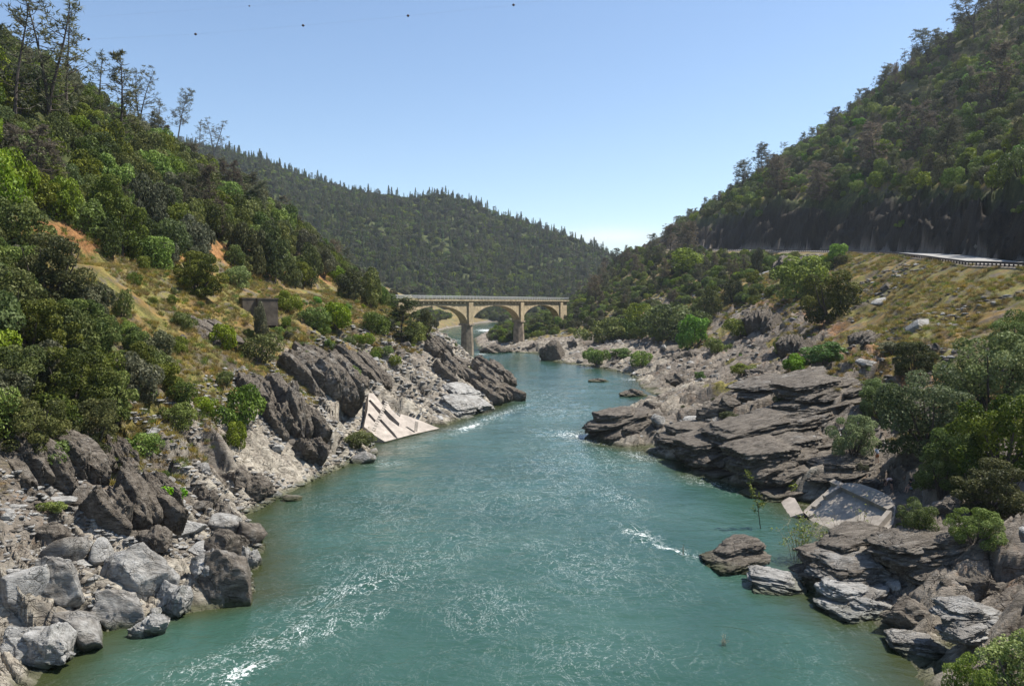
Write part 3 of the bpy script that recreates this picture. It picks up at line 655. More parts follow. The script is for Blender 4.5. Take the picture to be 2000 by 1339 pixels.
for a in [
    ('bigoak', 230, 492, 130, 178, 'broad dark oak whose crown overhangs the orange dirt cut of the left trail'),
    ('bigoak', 90, 590, 170, 165, 'rounded olive oak at the left picture edge, just left of the orange dirt cut'),
    ('silver', 18, 600, 100, 95, 'pale blue-green shrub low at the left edge under the olive oak'),
    ('bigoak', 385, 575, 104, 104, 'dark dome-shaped oak standing alone on the grassy left trail'),
    ('green', 465, 562, 58, 48, 'bright green shrub right of the dome-shaped oak on the left trail'),
    ('bigoak', 60, 690, 170, 130, 'dark oak low on the left bank, below the pale blue-green shrub'),
    ('bigoak', 165, 690, 130, 130, 'grey-green oak beside the left grass slope, upper one of the dense clump'),
    ('bigoak', 30, 800, 160, 150, 'dark oak at the left edge in the middle of the dense clump'),
    ('bigoak', 140, 800, 160, 150, 'grey-green oak in the middle of the dense left clump, near the talus'),
    ('bigoak', 60, 880, 150, 130, 'lowest dark oak of the dense left clump, above the tilted dark slab'),
    ('bigoak', 185, 880, 120, 120, 'lowest oak at the right end of the dense left clump, above pointed rocks'),
    ('oak', 215, 800, 70, 90, 'small olive oak on the right flank of the dense left clump'),
    ('green', 120, 905, 90, 55, 'light green shrub under the dense left clump beside the dark slab'),
    ('green', 470, 832, 84, 84, 'dark green shrub on the pale talus left of the brown rock rib'),
    ('green', 348, 838, 62, 60, 'green shrub in the middle of the left talus above a flat white stone'),
    ('oak', 350, 785, 70, 52, 'dark shrub on a brown outcrop in the upper left talus'),
    ('green', 400, 808, 44, 36, 'small green shrub just right of the brown outcrop in the talus'),
    ('olive', 308, 712, 84, 72, 'rounded grey-olive shrub at the foot of the left grass slope'),
    ('green', 352, 690, 34, 34, 'small green shrub touching the rounded grey-olive shrub'),
    ('green', 205, 690, 60, 80, 'spiky green shrub at the left margin of the grass slope'),
    ('green', 240, 622, 30, 66, 'narrow bright green sapling on the left grass slope'),
    ('green', 258, 678, 36, 40, 'small fan-shaped shrub on the lower left grass slope'),
    ('green', 360, 642, 44, 34, 'low green shrub on the ledge in the middle of the grass slope'),
    ('green', 440, 680, 60, 50, 'soft green shrub on the grass slope below the small concrete block'),
    ('green', 505, 705, 70, 60, 'green shrub at the right end of the left grass slope'),
    ('green', 462, 872, 46, 54, 'green shrub between talus and the foot of the brown rib'),
    ('green', 275, 892, 70, 46, 'light green shrub at the lower edge of the left talus'),
    ('bright', 320, 985, 74, 46, 'vivid yellow-green tussock beside the dark pointed rocks, lower left'),
    ('olive', 512, 672, 34, 88, 'narrow grey shrub in front of the old abutment block on the left slope'),
    ('green', 560, 612, 50, 50, 'green shrub just right of the old abutment block'),
    ('green', 612, 640, 60, 44, 'green shrub above the black ribbed cliff on the left bank'),
    ('oak', 533, 545, 80, 120, 'tall dark oak above the left trail, over the old abutment block'),
    ('oak', 478, 530, 66, 110, 'dark oak above the left trail, right of the dome-shaped oak'),
    ('oak', 605, 560, 56, 92, 'dark oak above the far part of the left trail'),
    ('oak', 690, 590, 62, 70, 'green oak beside the left end of the bridge'),
    ('oak', 722, 602, 54, 86, 'tall dark oak hiding the left end of the bridge'),
    ('green', 660, 640, 70, 50, 'green shrub on the crest of the rocky left point'),
    ('green', 735, 650, 60, 44, 'green shrub below the left end of the bridge'),
    ('oak', 832, 662, 36, 62, 'dark narrow oak under the leftmost arch'),
    ('green', 812, 668, 50, 44, 'green shrub at the foot of the pine before the bridge'),
    ('green', 700, 870, 60, 30, 'dry shrub on the shore left of the fallen concrete grid'),
    ('green', 100, 1000, 50, 24, 'small green shrub among boulders at the lower left edge'),
]: trace(*a, group=G1 if a[0] in ('bigoak', 'oak') else 'shrubs scattered over the left bank')
for a in [
    ('leanpine', 787, 674, 84, 104, 'dark pine with thin curved trunk in front of the left end of the bridge', 'densepine'),
    ('openpine', 100, 260, 150, 290, 'tall forked grey pine in the top left corner', 'pine', 1),
    ('openpine', 30, 250, 130, 300, 'leaning grey pine cut by the top left picture edge', 'pine', 2),
    ('openpine', 135, 240, 110, 250, 'open grey pine right of the forked pine, top left', 'pine', 3),
    ('openpine', 200, 250, 70, 165, 'slender pine left of the bare-stemmed snag', 'pine', 0),
    ('snag', 240, 326, 64, 252, 'very tall bare-stemmed snag with short curled twigs, left skyline', None, 0),
    ('leanpine', 262, 250, 72, 150, 'pine leaning right just behind the bare-stemmed snag', None, 1),
    ('openpine', 312, 290, 52, 105, 'small round-topped grey pine on the left skyline', 'pine', 0),
    ('leanpine', 336, 290, 46, 128, 'thin crooked pine leaning right on the left skyline', None, 0),
    ('openpine', 420, 320, 60, 95, 'open forked pine where the left ridge meets the far hill', 'pine', 1),
    ('openpine', 392, 300, 30, 70, 'small pine beside the open forked pine on the left ridge', 'pine', 0),
    ('drypine', 410, 440, 60, 130, 'russet half-dead pine in the middle of the left forest', None, 0),
    ('drypine', 60, 380, 110, 150, 'grey-brown pine at the left edge above the olive oak', None, 1),
]:
    k = a[6 - 0] if False else None
    trace(a[0] if a[0] != 'leanpine' or a[6 if len(a) > 6 else 5] != 'densepine' else 'densepine', *a[1:6], cat='pine tree', group='grey pines on the left slope', v=(a[7] if len(a) > 7 else None), rz=0)
for a in [('pine', 1450, 352, 44, 64, 'feathery grey pine standing alone on the right skyline above the far road', 1), ('pine', 1488, 345, 44, 70, 'dark leaning pine beside the feathery grey pine on the right skyline', 2), ('openpine', 1532, 320, 30, 48, 'small pointed pine low on the right skyline', 0), ('drypine', 1515, 385, 60, 90, 'large grey-brown pine just below the right skyline', 1),
    ('pine', 1586, 272, 26, 34, 'little round pine half way up the right skyline', 3), ('pine', 1622, 262, 28, 50, 'dark upright pine half way up the right skyline', 0), ('pine', 1728, 185, 42, 62, 'grey pine in the upper third of the right skyline', 3), ('openpine', 1768, 160, 34, 66, 'narrow open pine left of the broad skyline pine', 3), ('pine', 1810, 128, 64, 76, 'broad open-crowned pine high on the right skyline', 1),
    ('pine', 1900, 75, 70, 100, 'large pine in the top right corner of the skyline', 1), ('openpine', 1945, 60, 60, 100, 'open pine at the very top right', 0), ('drypine', 1310, 500, 50, 70, 'bare-looking grey pine at the low end of the right hill', 0), ('drypine', 1345, 500, 50, 76, 'greyish pine behind the far end of the guardrail', 1), ('pine', 1275, 492, 34, 40, 'small open pine against the sky at the low end of the right hill', 0),
    ('drypine', 1790, 300, 70, 110, 'tall grey-brown pine in the middle of the right hillside', 1), ('drypine', 1700, 330, 70, 100, 'pale grey pine in the middle of the right hillside', 2), ('drypine', 1600, 400, 60, 90, 'brownish thin pine above the rock cut', 1), ('drypine', 1950, 210, 80, 140, 'tall brownish pine near the right picture edge', 0), ('pine', 1850, 330, 70, 110, 'grey pine in front of dark oaks on the right hillside', 3)]:
    trace(*a[:6], cat='pine tree', group='pines on the right hillside', v=a[6])
G2 = 'shrubs and small trees of the right bank'
for a in [
    ('bigoak', 1622, 628, 118, 118, 'large grey-green bush casting a long shadow on the right embankment'),
    ('green', 1558, 580, 110, 90, 'green bush left of the large bush on the right embankment'),
    ('bright', 1637, 512, 44, 42, 'vivid green sapling standing up beside the guardrail'),
    ('oak', 1432, 592, 40, 54, 'small dark bush in the middle of the grassy right embankment'),
    ('oak', 1385, 625, 46, 66, 'dark bush below the orange gully on the right embankment'),
    ('green', 1318, 662, 120, 72, 'wide green bush low on the right slope'),
    ('bright', 1358, 676, 70, 76, 'light yellow-green bush in front of the wide green bush'),
    ('green', 1180, 668, 80, 50, 'green bush near the shore to the right of the bridge'),
    ('green', 1215, 662, 50, 44, 'smaller green bush beside the shore bush right of the bridge'),
    ('green', 1350, 530, 90, 50, 'green bush under the far end of the guardrail'),
    ('green', 1260, 640, 60, 55, 'green bush between two bare gullies of the right slope'),
    ('bright', 1610, 705, 86, 44, 'vivid green tussock above the brown ledges of the right bank'),
    ('bright', 1555, 722, 60, 36, 'green tussock left of the vivid tussock above the ledges'),
    ('green', 1525, 690, 36, 36, 'small green bush on dark stones under the embankment'),
    ('bigoak', 1785, 728, 92, 74, 'dark dome-shaped bush above the ledges, left of the willow'),
    ('silver', 1165, 712, 44, 38, 'silvery bush on the pale rocks of the right shore'),
    ('green', 1252, 716, 44, 32, 'green bush on the pale rocks of the right shore'),
    ('bright', 1210, 700, 50, 24, 'low yellow-green plant on the right shore rocks'),
    ('green', 1450, 730, 50, 24, 'low green plant on rocks below the right slope'),
    ('green', 1400, 690, 44, 30, 'low green plant on the right shore terrace'),
    ('silver', 1545, 796, 54, 30, 'silvery plant growing in a crack of the brown ledges'),
    ('silver', 1425, 822, 40, 22, 'tiny silvery plant by a pale boulder on the ledges'),
    ('green', 1510, 838, 42, 36, 'dark green plant growing in a crack of the brown ledges'),
    ('green', 1445, 655, 60, 34, 'green bush on the bare grey scree of the right slope'),
    ('olive', 1480, 535, 24, 56, 'thin grey bush on the upper right embankment'),
    ('bright', 1365, 742, 26, 20, 'small vivid plant on the right shore boulders'),
    ('olive', 1745, 690, 60, 26, 'grey-green low bush above the dome-shaped bush'),
    ('bigsilver', 1818, 885, 205, 190, 'silvery-leaved willow over the brown ledges, largest in the lower right'),
    ('bigsilver', 1935, 820, 210, 205, 'silvery willow at the right edge under the grassy embankment'),
    ('bigsilver', 1990, 700, 130, 110, 'uppermost silvery willow at the right picture edge'),
    ('bigsilver', 1668, 890, 92, 95, 'small silvery willow left of the person in the white shirt'),
    ('bigoak', 1960, 930, 200, 190, 'dark shaded oak at the right edge behind the willows'),
    ('bigoak', 1930, 1000, 160, 120, 'dark low oak at the right edge below the willows'),
    ('bigsilver', 1840, 960, 120, 100, 'green willow bush above the people on the rocks'),
    ('bigsilver', 1885, 925, 130, 120, 'pale green willow hanging below the silvery willow at the right edge'),
    ('bigsilver', 1720, 812, 90, 86, 'silvery willow shoot on the left flank of the largest willow'),
    ('bigsilver', 1790, 1050, 90, 90, 'grey-green bush right of the fallen concrete ribs'),
    ('bigsilver', 1905, 1065, 110, 90, 'leafy bush among boulders at the lower right edge'),
]: trace(*a, group=G2)
for i, (x, y, h, w_) in enumerate([(24.2, 34.5, 4.6, 5.5), (28.5, 37.5, 4.5, 5.0), (21.6, 35.2, 3.2, 2.8)]):
    plant('bigyellow', x, y, h, w_, ['yellow-green willow top in the bottom right corner', 'yellow-green willow at the right edge of the bottom corner', 'small yellow-green willow shoot over the water, bottom right'][i], 'tree', 'willows in the bottom right corner', sink=0.0, z=float(max(0, Hs(x, y))))

# ---- forest filled by slope zones
def scatter(n, ylo, yhi, xlo, xhi, ok, rad, seed, zone=None):
    g = np.random.default_rng(seed); y = np.exp(g.uniform(math.log(ylo), math.log(yhi), n * 3)); keep = g.random(n * 3) < (y / yhi) ; y = y[keep]
    x = g.uniform(xlo, xhi, len(y)); a = x / y; m = (a > UC[0]) & (a < UC[-1]); x, y = x[m], y[m]
    t = Ts(x, y); f = Ts(x, y, FARM); m = ok(x, y, t, f); x, y, t = x[m][:n], y[m][:n], t[m][:n]
    s = rad[0] + (rad[1] - rad[0]) * g.random(len(x)) ** 1.4
    cell = {}; out = []
    for (a_, b_, r_) in PLACED: cell.setdefault((int(a_ // 8), int(b_ // 8)), []).append((a_, b_, r_ * 0.8))
    for i in range(len(x)):
        ci, cj = int(x[i] // 8), int(y[i] // 8); good = True
        for di in (-1, 0, 1):
            for dj in (-1, 0, 1):
                for (a_, b_, r_) in cell.get((ci + di, cj + dj), ()):
                    if (a_ - x[i]) ** 2 + (b_ - y[i]) ** 2 < (0.50 * (r_ + s[i] / 2)) ** 2: good = False; break
                if not good: break
            if not good: break
        if good: cell.setdefault((ci, cj), []).append((x[i], y[i], s[i] / 2)); out.append((x[i], y[i], s[i], t[i]))
    return out
cand = []     # kind, x, y, h, w, zone
def addc(lst, mixk, hr, zone, wf=1.0):
    for x, y, s, t in lst:
        k = mixk[rnd.randrange(len(mixk))]; cand.append((k, x, y, s * rnd.uniform(*hr), s * wf, zone))
nr = lambda f: f < 0.5
addc(scatter(5000, 46, 420, -230, -40, lambda x, y, t, f: nr(f) & (t < -4.95 - 0.7 * (vnoise(x / 9, y / 9, 7) > .7) * (y < 220)) & (y > 70), (4.2, 8.0), 1), ['oak', 'oak', 'oak', 'green', 'olive', 'green'], (0.8, 1.35), 'left forest')
addc(scatter(1200, 42, 84, -110, -33, lambda x, y, t, f: (t < -2.9) & (x < -37), (3.2, 6.2), 2), ['oak', 'oak', 'green', 'olive'], (0.8, 1.1), 'left forest')
addc(scatter(300, 60, 330, -60, -12, lambda x, y, t, f: nr(f) & (t < -2.3) & (t > -4.2) & (vnoise(x / 10, y / 10, 8) > .45), (0.8, 2.6), 3), ['green', 'green', 'oak', 'bright'], (0.7, 1.0), 'left grass')
addc(scatter(1500, 215, 700, -110, -14, lambda x, y, t, f: nr(f) & (t < np.where(y < 262, -3.7, -2.2)), (3.5, 6.0), 4), ['oak', 'green', 'olive'], (0.8, 1.1), 'left forest')
addc(scatter(200, 120, 260, -45, -5, lambda x, y, t, f: nr(f) & (t < -1.8) & (t > -3.5) & (vnoise(x / 6, y / 6, 9) > .62), (1.0, 2.6), 5), ['green', 'olive'], (0.7, 1.0), 'left grass')
addc(scatter(8500, 70, 660, 84, 430, lambda x, y, t, f: nr(f) & (t > 6.95) & (vnoise(x / 12, y / 12, 10) > .15), (2.6, 9.0), 6), ['green', 'green', 'green', 'green', 'olive', 'oak', 'bright'], (0.7, 1.0), 'right hillside')
addc(scatter(2600, 300, 700, -20, 115, lambda x, y, t, f: nr(f) & (t > np.where(y > 345, 1.25, 2.1)) & (t < 4.9) & (vnoise(x / 10 + y / 20, y / 30, 11) > .3), (2.4, 5.6), 7), ['oak', 'green', 'green', 'olive'], (0.7, 1.0), 'right slope')
addc(scatter(420, 240, 330, 40, 120, lambda x, y, t, f: nr(f) & (t > 2.0) & (t < 4.7) & (vnoise(x / 9, y / 16, 12) > .46), (1.6, 5.2), 8), ['oak', 'green', 'green'], (0.7, 1.0), 'right slope')
addc(scatter(200, 60, 300, 25, 120, lambda x, y, t, f: nr(f) & (t > 1.8) & (t < 4.6) & (vnoise(x / 7, y / 7, 13) > .64), (0.5, 1.6), 9), ['green', 'olive', 'bright'], (0.6, 0.9), 'right slope')
addc(scatter(700, 90, 600, 80, 320, lambda x, y, t, f: nr(f) & (t > 5.95) & (t < 7.0) & (t > 6.15) & (vnoise(x / 10, y / 10, 14) + (t - 6.5) * .5 > .44), (1.8, 5.0), 10), ['oak', 'green'], (0.7, 1.0), 'right cut')
# pines through the forests
for i, (n, lo, hi, xl_, xh_, ok) in enumerate([(230, 85, 400, -200, -60, lambda x, y, t, f: nr(f) & (t < -5.4)), (330, 110, 640, 100, 430, lambda x, y, t, f: nr(f) & (t > 7.05)), (50, 300, 640, 30, 100, lambda x, y, t, f: nr(f) & (t > 2.6) & (t < 4.8))]):
    for x, y, s, t in scatter(n, lo, hi, xl_, xh_, ok, (7, 13), 20 + i):
        cand.append((rnd.choice(['pine', 'drypine', 'drypine', 'pine']), x, y, s * 1.25, s * 0.62, ['left forest', 'right hillside', 'right slope'][i])) if not (x < 0 and y < 170 and t < -6.2) else None
LAB = {'oak': ('dark olive', 'oak', 'tree'), 'green': ('fresh green', 'shrub', 'shrub'), 'olive': ('grey-olive', 'shrub', 'shrub'), 'bright': ('bright green', 'shrub', 'shrub'),
       'pine': ('grey-green open', 'pine', 'pine tree'), 'drypine': ('grey-brown thin', 'pine', 'pine tree')}
def where(zone, px, py):
    if zone == 'left forest': return ('left forest ' + ('above the dirt cut' if px < 330 else 'over the abutment' if px < 600 else 'beside the bridge') + (', high near the skyline' if py < 330 - (300 - px) * .35 else ', low by the trail' if py > 470 else ', halfway up')) if px < 640 else ('left slope behind the bridge' if px > 760 else 'left slope next to the bridge end')
    if zone == 'left grass': return 'left grassy slope ' + ('above the pale talus' if px < 450 else 'near the old abutment block' if px < 640 else 'above the black rocks')
    if zone == 'right hillside': return 'right hillside ' + ('above the near guardrail' if px > 1800 else 'above the middle road' if px > 1550 else 'at its far end') + (', near the skyline' if py < 440 - (px - 1300) * .62 else ', by the rock cut' if py > 330 else ', halfway up')
    if zone == 'right cut': return 'dark rock cut beside the road' + (', near end' if px > 1700 else ', far end')
    return 'right slope ' + ('near the bridge' if px < 1250 else 'under the far guardrail' if px < 1480 else 'on the grassy embankment') + (', low by the rocks' if py > 640 else ', high under the rail' if py < 560 else ', halfway')
def vis(x, y, h):
    z = float(Hs(x, y)); px, py, d = proj(x, y, z + h * 0.8)
    if not (-60 < px < 2060 and -60 < py < 1380): return False, px, py
    q = hit(px, py); return q.y > y - h * 1.0 - 2, px, py
sel = []
for c in cand:
    ok, px, py = vis(c[1], c[2], c[3])
    if c[5] == 'left forest' and 205 < px < 272 and 190 < py < 345 and (abs(px - 238) < 12 or 'pine' in c[0]): continue
    if c[5] == 'left forest' and 'pine' in c[0] and px < 330 and py < 215: continue
    sel.append((ok, c[4] * c[3] / c[2] ** 2, px, py, c))
sel.sort(key=lambda s: (-int(s[0]), -s[1]))
caps = {'oak': 262, 'shrub': 250, 'pine': 200}; used = {'oak': 0, 'shrub': 0, 'pine': 0}
rest = {}
for ok, a, px, py, c in sel:
    kk = 'oak' if c[0] == 'oak' else 'pine' if 'pine' in c[0] else 'shrub'
    if ok and used[kk] < caps[kk]:
        used[kk] += 1; col, nm, cat = LAB[c[0]]
        big = 'tall' if c[3] > c[4] * 1.0 else 'broad'
        if 'pine' in kk: big = 'tall' if c[3] > 13 else 'small'
        plant(c[0], c[1], c[2], c[3], c[4], f'{big} {col} {nm} on the {where(c[5], px, py)}', cat, f'{nm}s on the {c[5].replace("left grass", "left grassy slope")}')
    else: rest.setdefault(kk, []).append(c)
print('individual', used, 'rest', {k: len(v) for k, v in rest.items()})

def stuff(name, label, cat, kinds, items):
    """one object: every item (x, y, z, h-scale, w-scale, variant) is an instance of one of the variants"""
    vs = [v for k in kinds for v in KIND[k]]; base = {}; n = 0
    for k in kinds: base[k] = (n, len(KIND[k])); n += len(KIND[k])
    col = bpy.data.collections.new('source_' + name)
    for i, v in enumerate(vs):
        o = bpy.data.objects.new(f'source_{i:02d}', v.crown); col.objects.link(o)
    P = np.zeros((len(items), 3)); S = np.zeros((len(items), 3)); I = np.zeros(len(items), np.int32); Rz = np.zeros((len(items), 3))
    g = np.random.default_rng(5)
    for i, c in enumerate(items):
        k, x, y, h, w_ = c[:5]; b0, nb = base[k]; j = b0 + int(g.integers(nb)); v = vs[j]
        P[i] = (x, y, float(Hs(x, y)) - 0.06 * h); S[i] = (w_ / v.w, w_ / v.w, h / v.h); I[i] = j; Rz[i, 2] = g.random() * 6.28
    me = bpy.data.meshes.new(name); me.vertices.add(len(P)); me.vertices.foreach_set('co', P.astype(np.float32).ravel())
    for nm, arr in (('sc', S), ('ro', Rz)):
        a = me.attributes.new(nm, 'FLOAT_VECTOR', 'POINT'); a.data.foreach_set('vector', arr.astype(np.float32).ravel())
    a = me.attributes.new('ix', 'INT', 'POINT'); a.data.foreach_set('value', I); me.update()
    o = link(name, me); tag(o, label, cat, kind='stuff')
    ng = bpy.data.node_groups.new('plants', 'GeometryNodeTree'); ng.interface.new_socket('Geometry', in_out='INPUT', socket_type='NodeSocketGeometry'); ng.interface.new_socket('Geometry', in_out='OUTPUT', socket_type='NodeSocketGeometry')
    N = ng.nodes; i_, o_ = N.new('NodeGroupInput'), N.new('NodeGroupOutput'); ip = N.new('GeometryNodeInstanceOnPoints'); ci = N.new('GeometryNodeCollectionInfo')
    ci.inputs['Collection'].default_value = col; ci.inputs['Separate Children'].default_value = True; ci.inputs['Reset Children'].default_value = True
    def na(nm, tp):
        q_ = N.new('GeometryNodeInputNamedAttribute'); q_.data_type = tp; q_.inputs['Name'].default_value = nm; return q_.outputs['Attribute']
    e2r = N.new('FunctionNodeEulerToRotation'); L_ = ng.links.new
    L_(i_.outputs[0], ip.inputs['Points']); L_(ci.outputs[0], ip.inputs['Instance']); ip.inputs['Pick Instance'].default_value = True
    L_(na('ix', 'INT'), ip.inputs['Instance Index']); L_(na('sc', 'FLOAT_VECTOR'), ip.inputs['Scale']); L_(na('ro', 'FLOAT_VECTOR'), e2r.inputs[0]); L_(e2r.outputs[0], ip.inputs['Rotation'])
    L_(ip.outputs[0], o_.inputs[0]); m = o.modifiers.new('plants', 'NODES'); m.node_group = ng
    return o
allrest = [c for v in rest.values() for c in v]
stuff('woodland_cover', 'dense small oaks, shrubs and pines covering the canyon slopes between the larger trees', 'woodland', ['oak', 'green', 'olive', 'bright', 'pine', 'drypine'], allrest)
# ---- far hill: a wood that reads as one mass, the conifers along its skyline one by one
g = np.random.default_rng(31); n = 26000
y = g.uniform(430, 1180, n); a = g.uniform(-0.55, 0.42, n); x = a * y
f = Ts(x, y, FARM) > 0.5; x, y = x[f], y[f]
items = []
dens = vnoise(x / 45, y / 45, 71)
for i in range(len(x)):
    if g.random() < 0.18 + 0.34 * dens[i]: items.append(('fir', x[i], y[i], g.uniform(9, 19), 4.2)) if g.random() < 0.7 else items.append(('pine', x[i], y[i], g.uniform(9, 16), 6.5))
    else: items.append(('olive' if g.random() < .4 else ('oak' if g.random() < .5 else 'green'), x[i], y[i], g.uniform(5, 8), g.uniform(6.5, 11)))
stuff('distant_forest', 'hazy mixed forest covering the far hill behind the bridge', 'forest', ['fir', 'pine', 'olive', 'oak', 'green'], items)
sky_t = []
for px in np.concatenate([g.uniform(430, 720, 44), g.uniform(720, 1190, 62)]):
    cy_ = np.interp(px, CR[:, 0], CR[:, 1]); Yc = 1150 + g.uniform(-14, 4); p = at(px, cy_, Yc)
    hp = g.uniform(12, 30) if px < 620 else (g.uniform(9, 22) if g.random() < .8 else 26)
    sky_t.append((px, p.x, Yc, hp / F * Yc))
sky_t.sort()
for i, (px, x, yy, h) in enumerate(sky_t):
    nxt = 'left part of the far ridge, near the left pines' if px < 560 else 'left descending part of the far ridge' if px < 720 else 'flat top of the far ridge' if px < 880 else 'right descending far ridge above the bridge' if px < 1050 else 'low right end of the far ridge'
    plant('fir', x, yy, h, h * g.uniform(0.3, 0.42), f'{"tall" if h > 16 else "short"} dark conifer silhouetted on the {nxt}', 'conifer', 'conifers along the skyline of the far hill', sink=0.02)
# ------------------------------------------------------------ rocks
def ico(sub):
    bm = bmesh.new(); bmesh.ops.create_icosphere(bm, subdivisions=sub, radius=1.0)
    V = np.array([v.co[:] for v in bm.verts]); Fc = np.array([[v.index for v in f.verts] for f in bm.faces]); bm.free(); return V, Fc
ICO = {k: ico(k) for k in (2, 4, 5)}
def n3(P, f, s, o=3):
    return (fbm(P[:, 0] * f + 3.1, P[:, 1] * f + P[:, 2] * f * 0.7, o, s) + fbm(P[:, 2] * f - 1.7, P[:, 0] * f * 0.8 + P[:, 1] * f, o, s + 50)) * 0.5
def rock_mesh(name, seed, mat, sub=4, dims=(1, 1, 1), cuts=13, strata=0.0, rough=0.06, soft=False):
    g = np.random.default_rng(seed); V, Fc = ICO[sub]; V = V.copy(); U = V.copy()
    for i in range(cuts):
        n = g.normal(size=3); n /= np.linalg.norm(n); d = g.uniform(0.50, 0.82)
        k = V @ n; over = np.maximum(k - d, 0); V = V - np.outer(over * (0.85 if soft else 0.97), n)
    V = V * (1.35 / np.abs(V).max(0)).min() * np.array([1, 1, 1])
    V = V / np.abs(V).max(0)
    V = V * np.array(dims)
    rr = n3(V, 1.3, seed, 4) * rough * 2.2 + n3(V, 4.5, seed + 5, 4) * rough
    V = V + U * rr[:, None] * min(dims) * 1.3
    if strata:     # bedding layers: stepped grooves along the long axis
        q = V[:, 2] / dims[2] * 3.4 + V[:, 1] * 0.8 + 0.7 * fbm(V[:, 0] * 1.5, V[:, 1] * 3, 3, seed + 9)
        st = (q - np.floor(q)); st = np.where(st < 0.75, st / 0.75, (1 - st) / 0.25) - 0.5
        V = V + U * (st * strata)[:, None] * min(dims)
    me = mesh_np(name, V, Fc, mat, smooth=(sub >= 4 and soft)); return me
def hull(g, dims, sub=4, cuts=18, rough=0.05, boxy=False, thin=2):
    V, Fc = ICO[sub]; V = V.copy(); U = V.copy()
    if boxy: V = V / np.abs(V).max(1)[:, None]
    sd = int(g.integers(9999))
    for i in range(cuts):
        n = g.normal(size=3); n /= np.linalg.norm(n); d = g.uniform(0.85, 1.3) if boxy else g.uniform(0.42, 0.80); V = V - np.outer(np.maximum(V @ n - d, 0) * 0.985, n)
    V = V / np.abs(V).max(0); rr = n3(V, 1.6, sd, 4) * rough * 1.6 + n3(V, 6.0, sd + 5, 3) * rough
    o1, o2 = (1, 2) if thin == 2 else (2, 1)     # bedding: layers across the thin axis, broken by cross joints
    q = V[:, o2] * g.uniform(1.6, 2.6) + 0.25 * V[:, 0] + 0.5 * fbm(V[:, 0] * 1.3, V[:, o1] * 1.3, 3, sd + 7)
    pl, pe = plates(V[:, 0] * 2.3 + V[:, o1] * .6, q * 1.5, sd + 11, 0.3); pm, pf = plates(V[:, 0] * 5.5, q * 3.7 + V[:, o1], sd + 13, 0.3)
    kk = 1 + pl * 0.16 + pm * 0.07 - sstep(.12, 0, pe) * .07 - sstep(.12, 0, pf) * .04
    k3 = np.stack([kk, kk, kk], 1); k3[:, o2] = 1 + (k3[:, o2] - 1) * 0.8; V = V * k3
    return (V + U * rr[:, None]) * np.array(dims), Fc
def outcrop(name, seed, mat, kind):
    """several broken blocks grown together into one outcrop, filling about (1, dy, dz)"""
    g = np.random.default_rng(seed); Vs, Fs, off = [], [], 0
    def put(dims, c, rz=0, ry=0):
        nonlocal off
        V, Fc = hull(g, dims, 5, boxy=kind != 'dark', thin=1 if kind == 'rib' else 2); a, b = math.cos(rz), math.sin(rz); V = V @ np.array([[a, b, 0], [-b, a, 0], [0, 0, 1]]); a, b = math.cos(ry), math.sin(ry); V = V @ np.array([[a, 0, b], [0, 1, 0], [-b, 0, a]])
        Vs.append(V + np.array(c)); Fs.append(Fc + off); off += len(V)
    if kind == 'rib':
        for i in range(6): y = -0.32 + i * 0.128; put((g.uniform(.45, .95), g.uniform(.07, .13), g.uniform(.28, .52)), (g.uniform(-.2, .2), y, g.uniform(-.12, .05)), g.uniform(-.08, .08), g.uniform(-.15, .1))
    elif kind == 'ledge':
        for i in range(5): z = -0.24 + i * 0.11; put((g.uniform(.42, .92), g.uniform(.30, .38), g.uniform(.10, .15)), (g.uniform(-.4, .4), -.12 + i * .08 + g.uniform(-.04, .04), z), g.uniform(-.08, .08), g.uniform(-.03, .03))
        for i in range(3): put((g.uniform(.3, .5), .25, .16), (g.uniform(-.6, .6), g.uniform(-.2, .1), g.uniform(-.2, 0)), g.uniform(-.3, .3), g.uniform(-.1, .1))
    else:
        for i in range(7): put((g.uniform(.35, .6), g.uniform(.25, .45), g.uniform(.3, .5)), (g.uniform(-.45, .45), g.uniform(-.25, .25), g.uniform(-.25, .15)), g.uniform(-.6, .6), g.uniform(-.4, .4))
    return mesh_np(name, np.concatenate(Vs), np.concatenate(Fs), mat)
RK = {'block': [rock_mesh('rock_block', 100 + i, M['mid'], 4, (1, .85, .75), 20, 0, 0.05) for i in range(6)],
      'soft': [rock_mesh('rock_smooth', 140 + i, M['mid'], 5, (1, .8, .72), 16, 0.0, 0.10, False) for i in range(7)],
      'slab': [rock_mesh('rock_slab', 200 + i, M['pale'], 4, (1, .7, .26), 16, 0, 0.05) for i in range(5)],
      'dark': [outcrop('rock_outcrop', 240 + i, M['rock'], 'dark') for i in range(6)],
      'rib': [outcrop('rock_rib', 300 + i, M['rock'], 'rib') for i in range(6)],
      'ledge': [outcrop('rock_ledge', 340 + i, M['rock'], 'ledge') for i in range(7)]}
BIGPLACED = []
def rock(kind, x, y, z, sx, sy, sz, rz, tilt, label, group, v=None, mat=None, name='boulder', roll=0.0):
    me = RK[kind][(v if v is not None else rnd.randrange(99)) % len(RK[kind])]
    if mat and me.materials[0] != M[mat]:
        key = (me.name, mat); me2 = bpy.data.meshes.get(me.name + '_' + mat) or me.copy(); me2.name = me.name + '_' + mat; me2.materials.clear(); me2.materials.append(M[mat]); me = me2
    o = link(name, me); o.location = (x, y, z); o.scale = (sx, sy, sz); o.rotation_euler = (roll, -tilt, rz)
    tag(o, label, 'rock', group); BIGPLACED.append((x, y, max(sx, sy))); return o
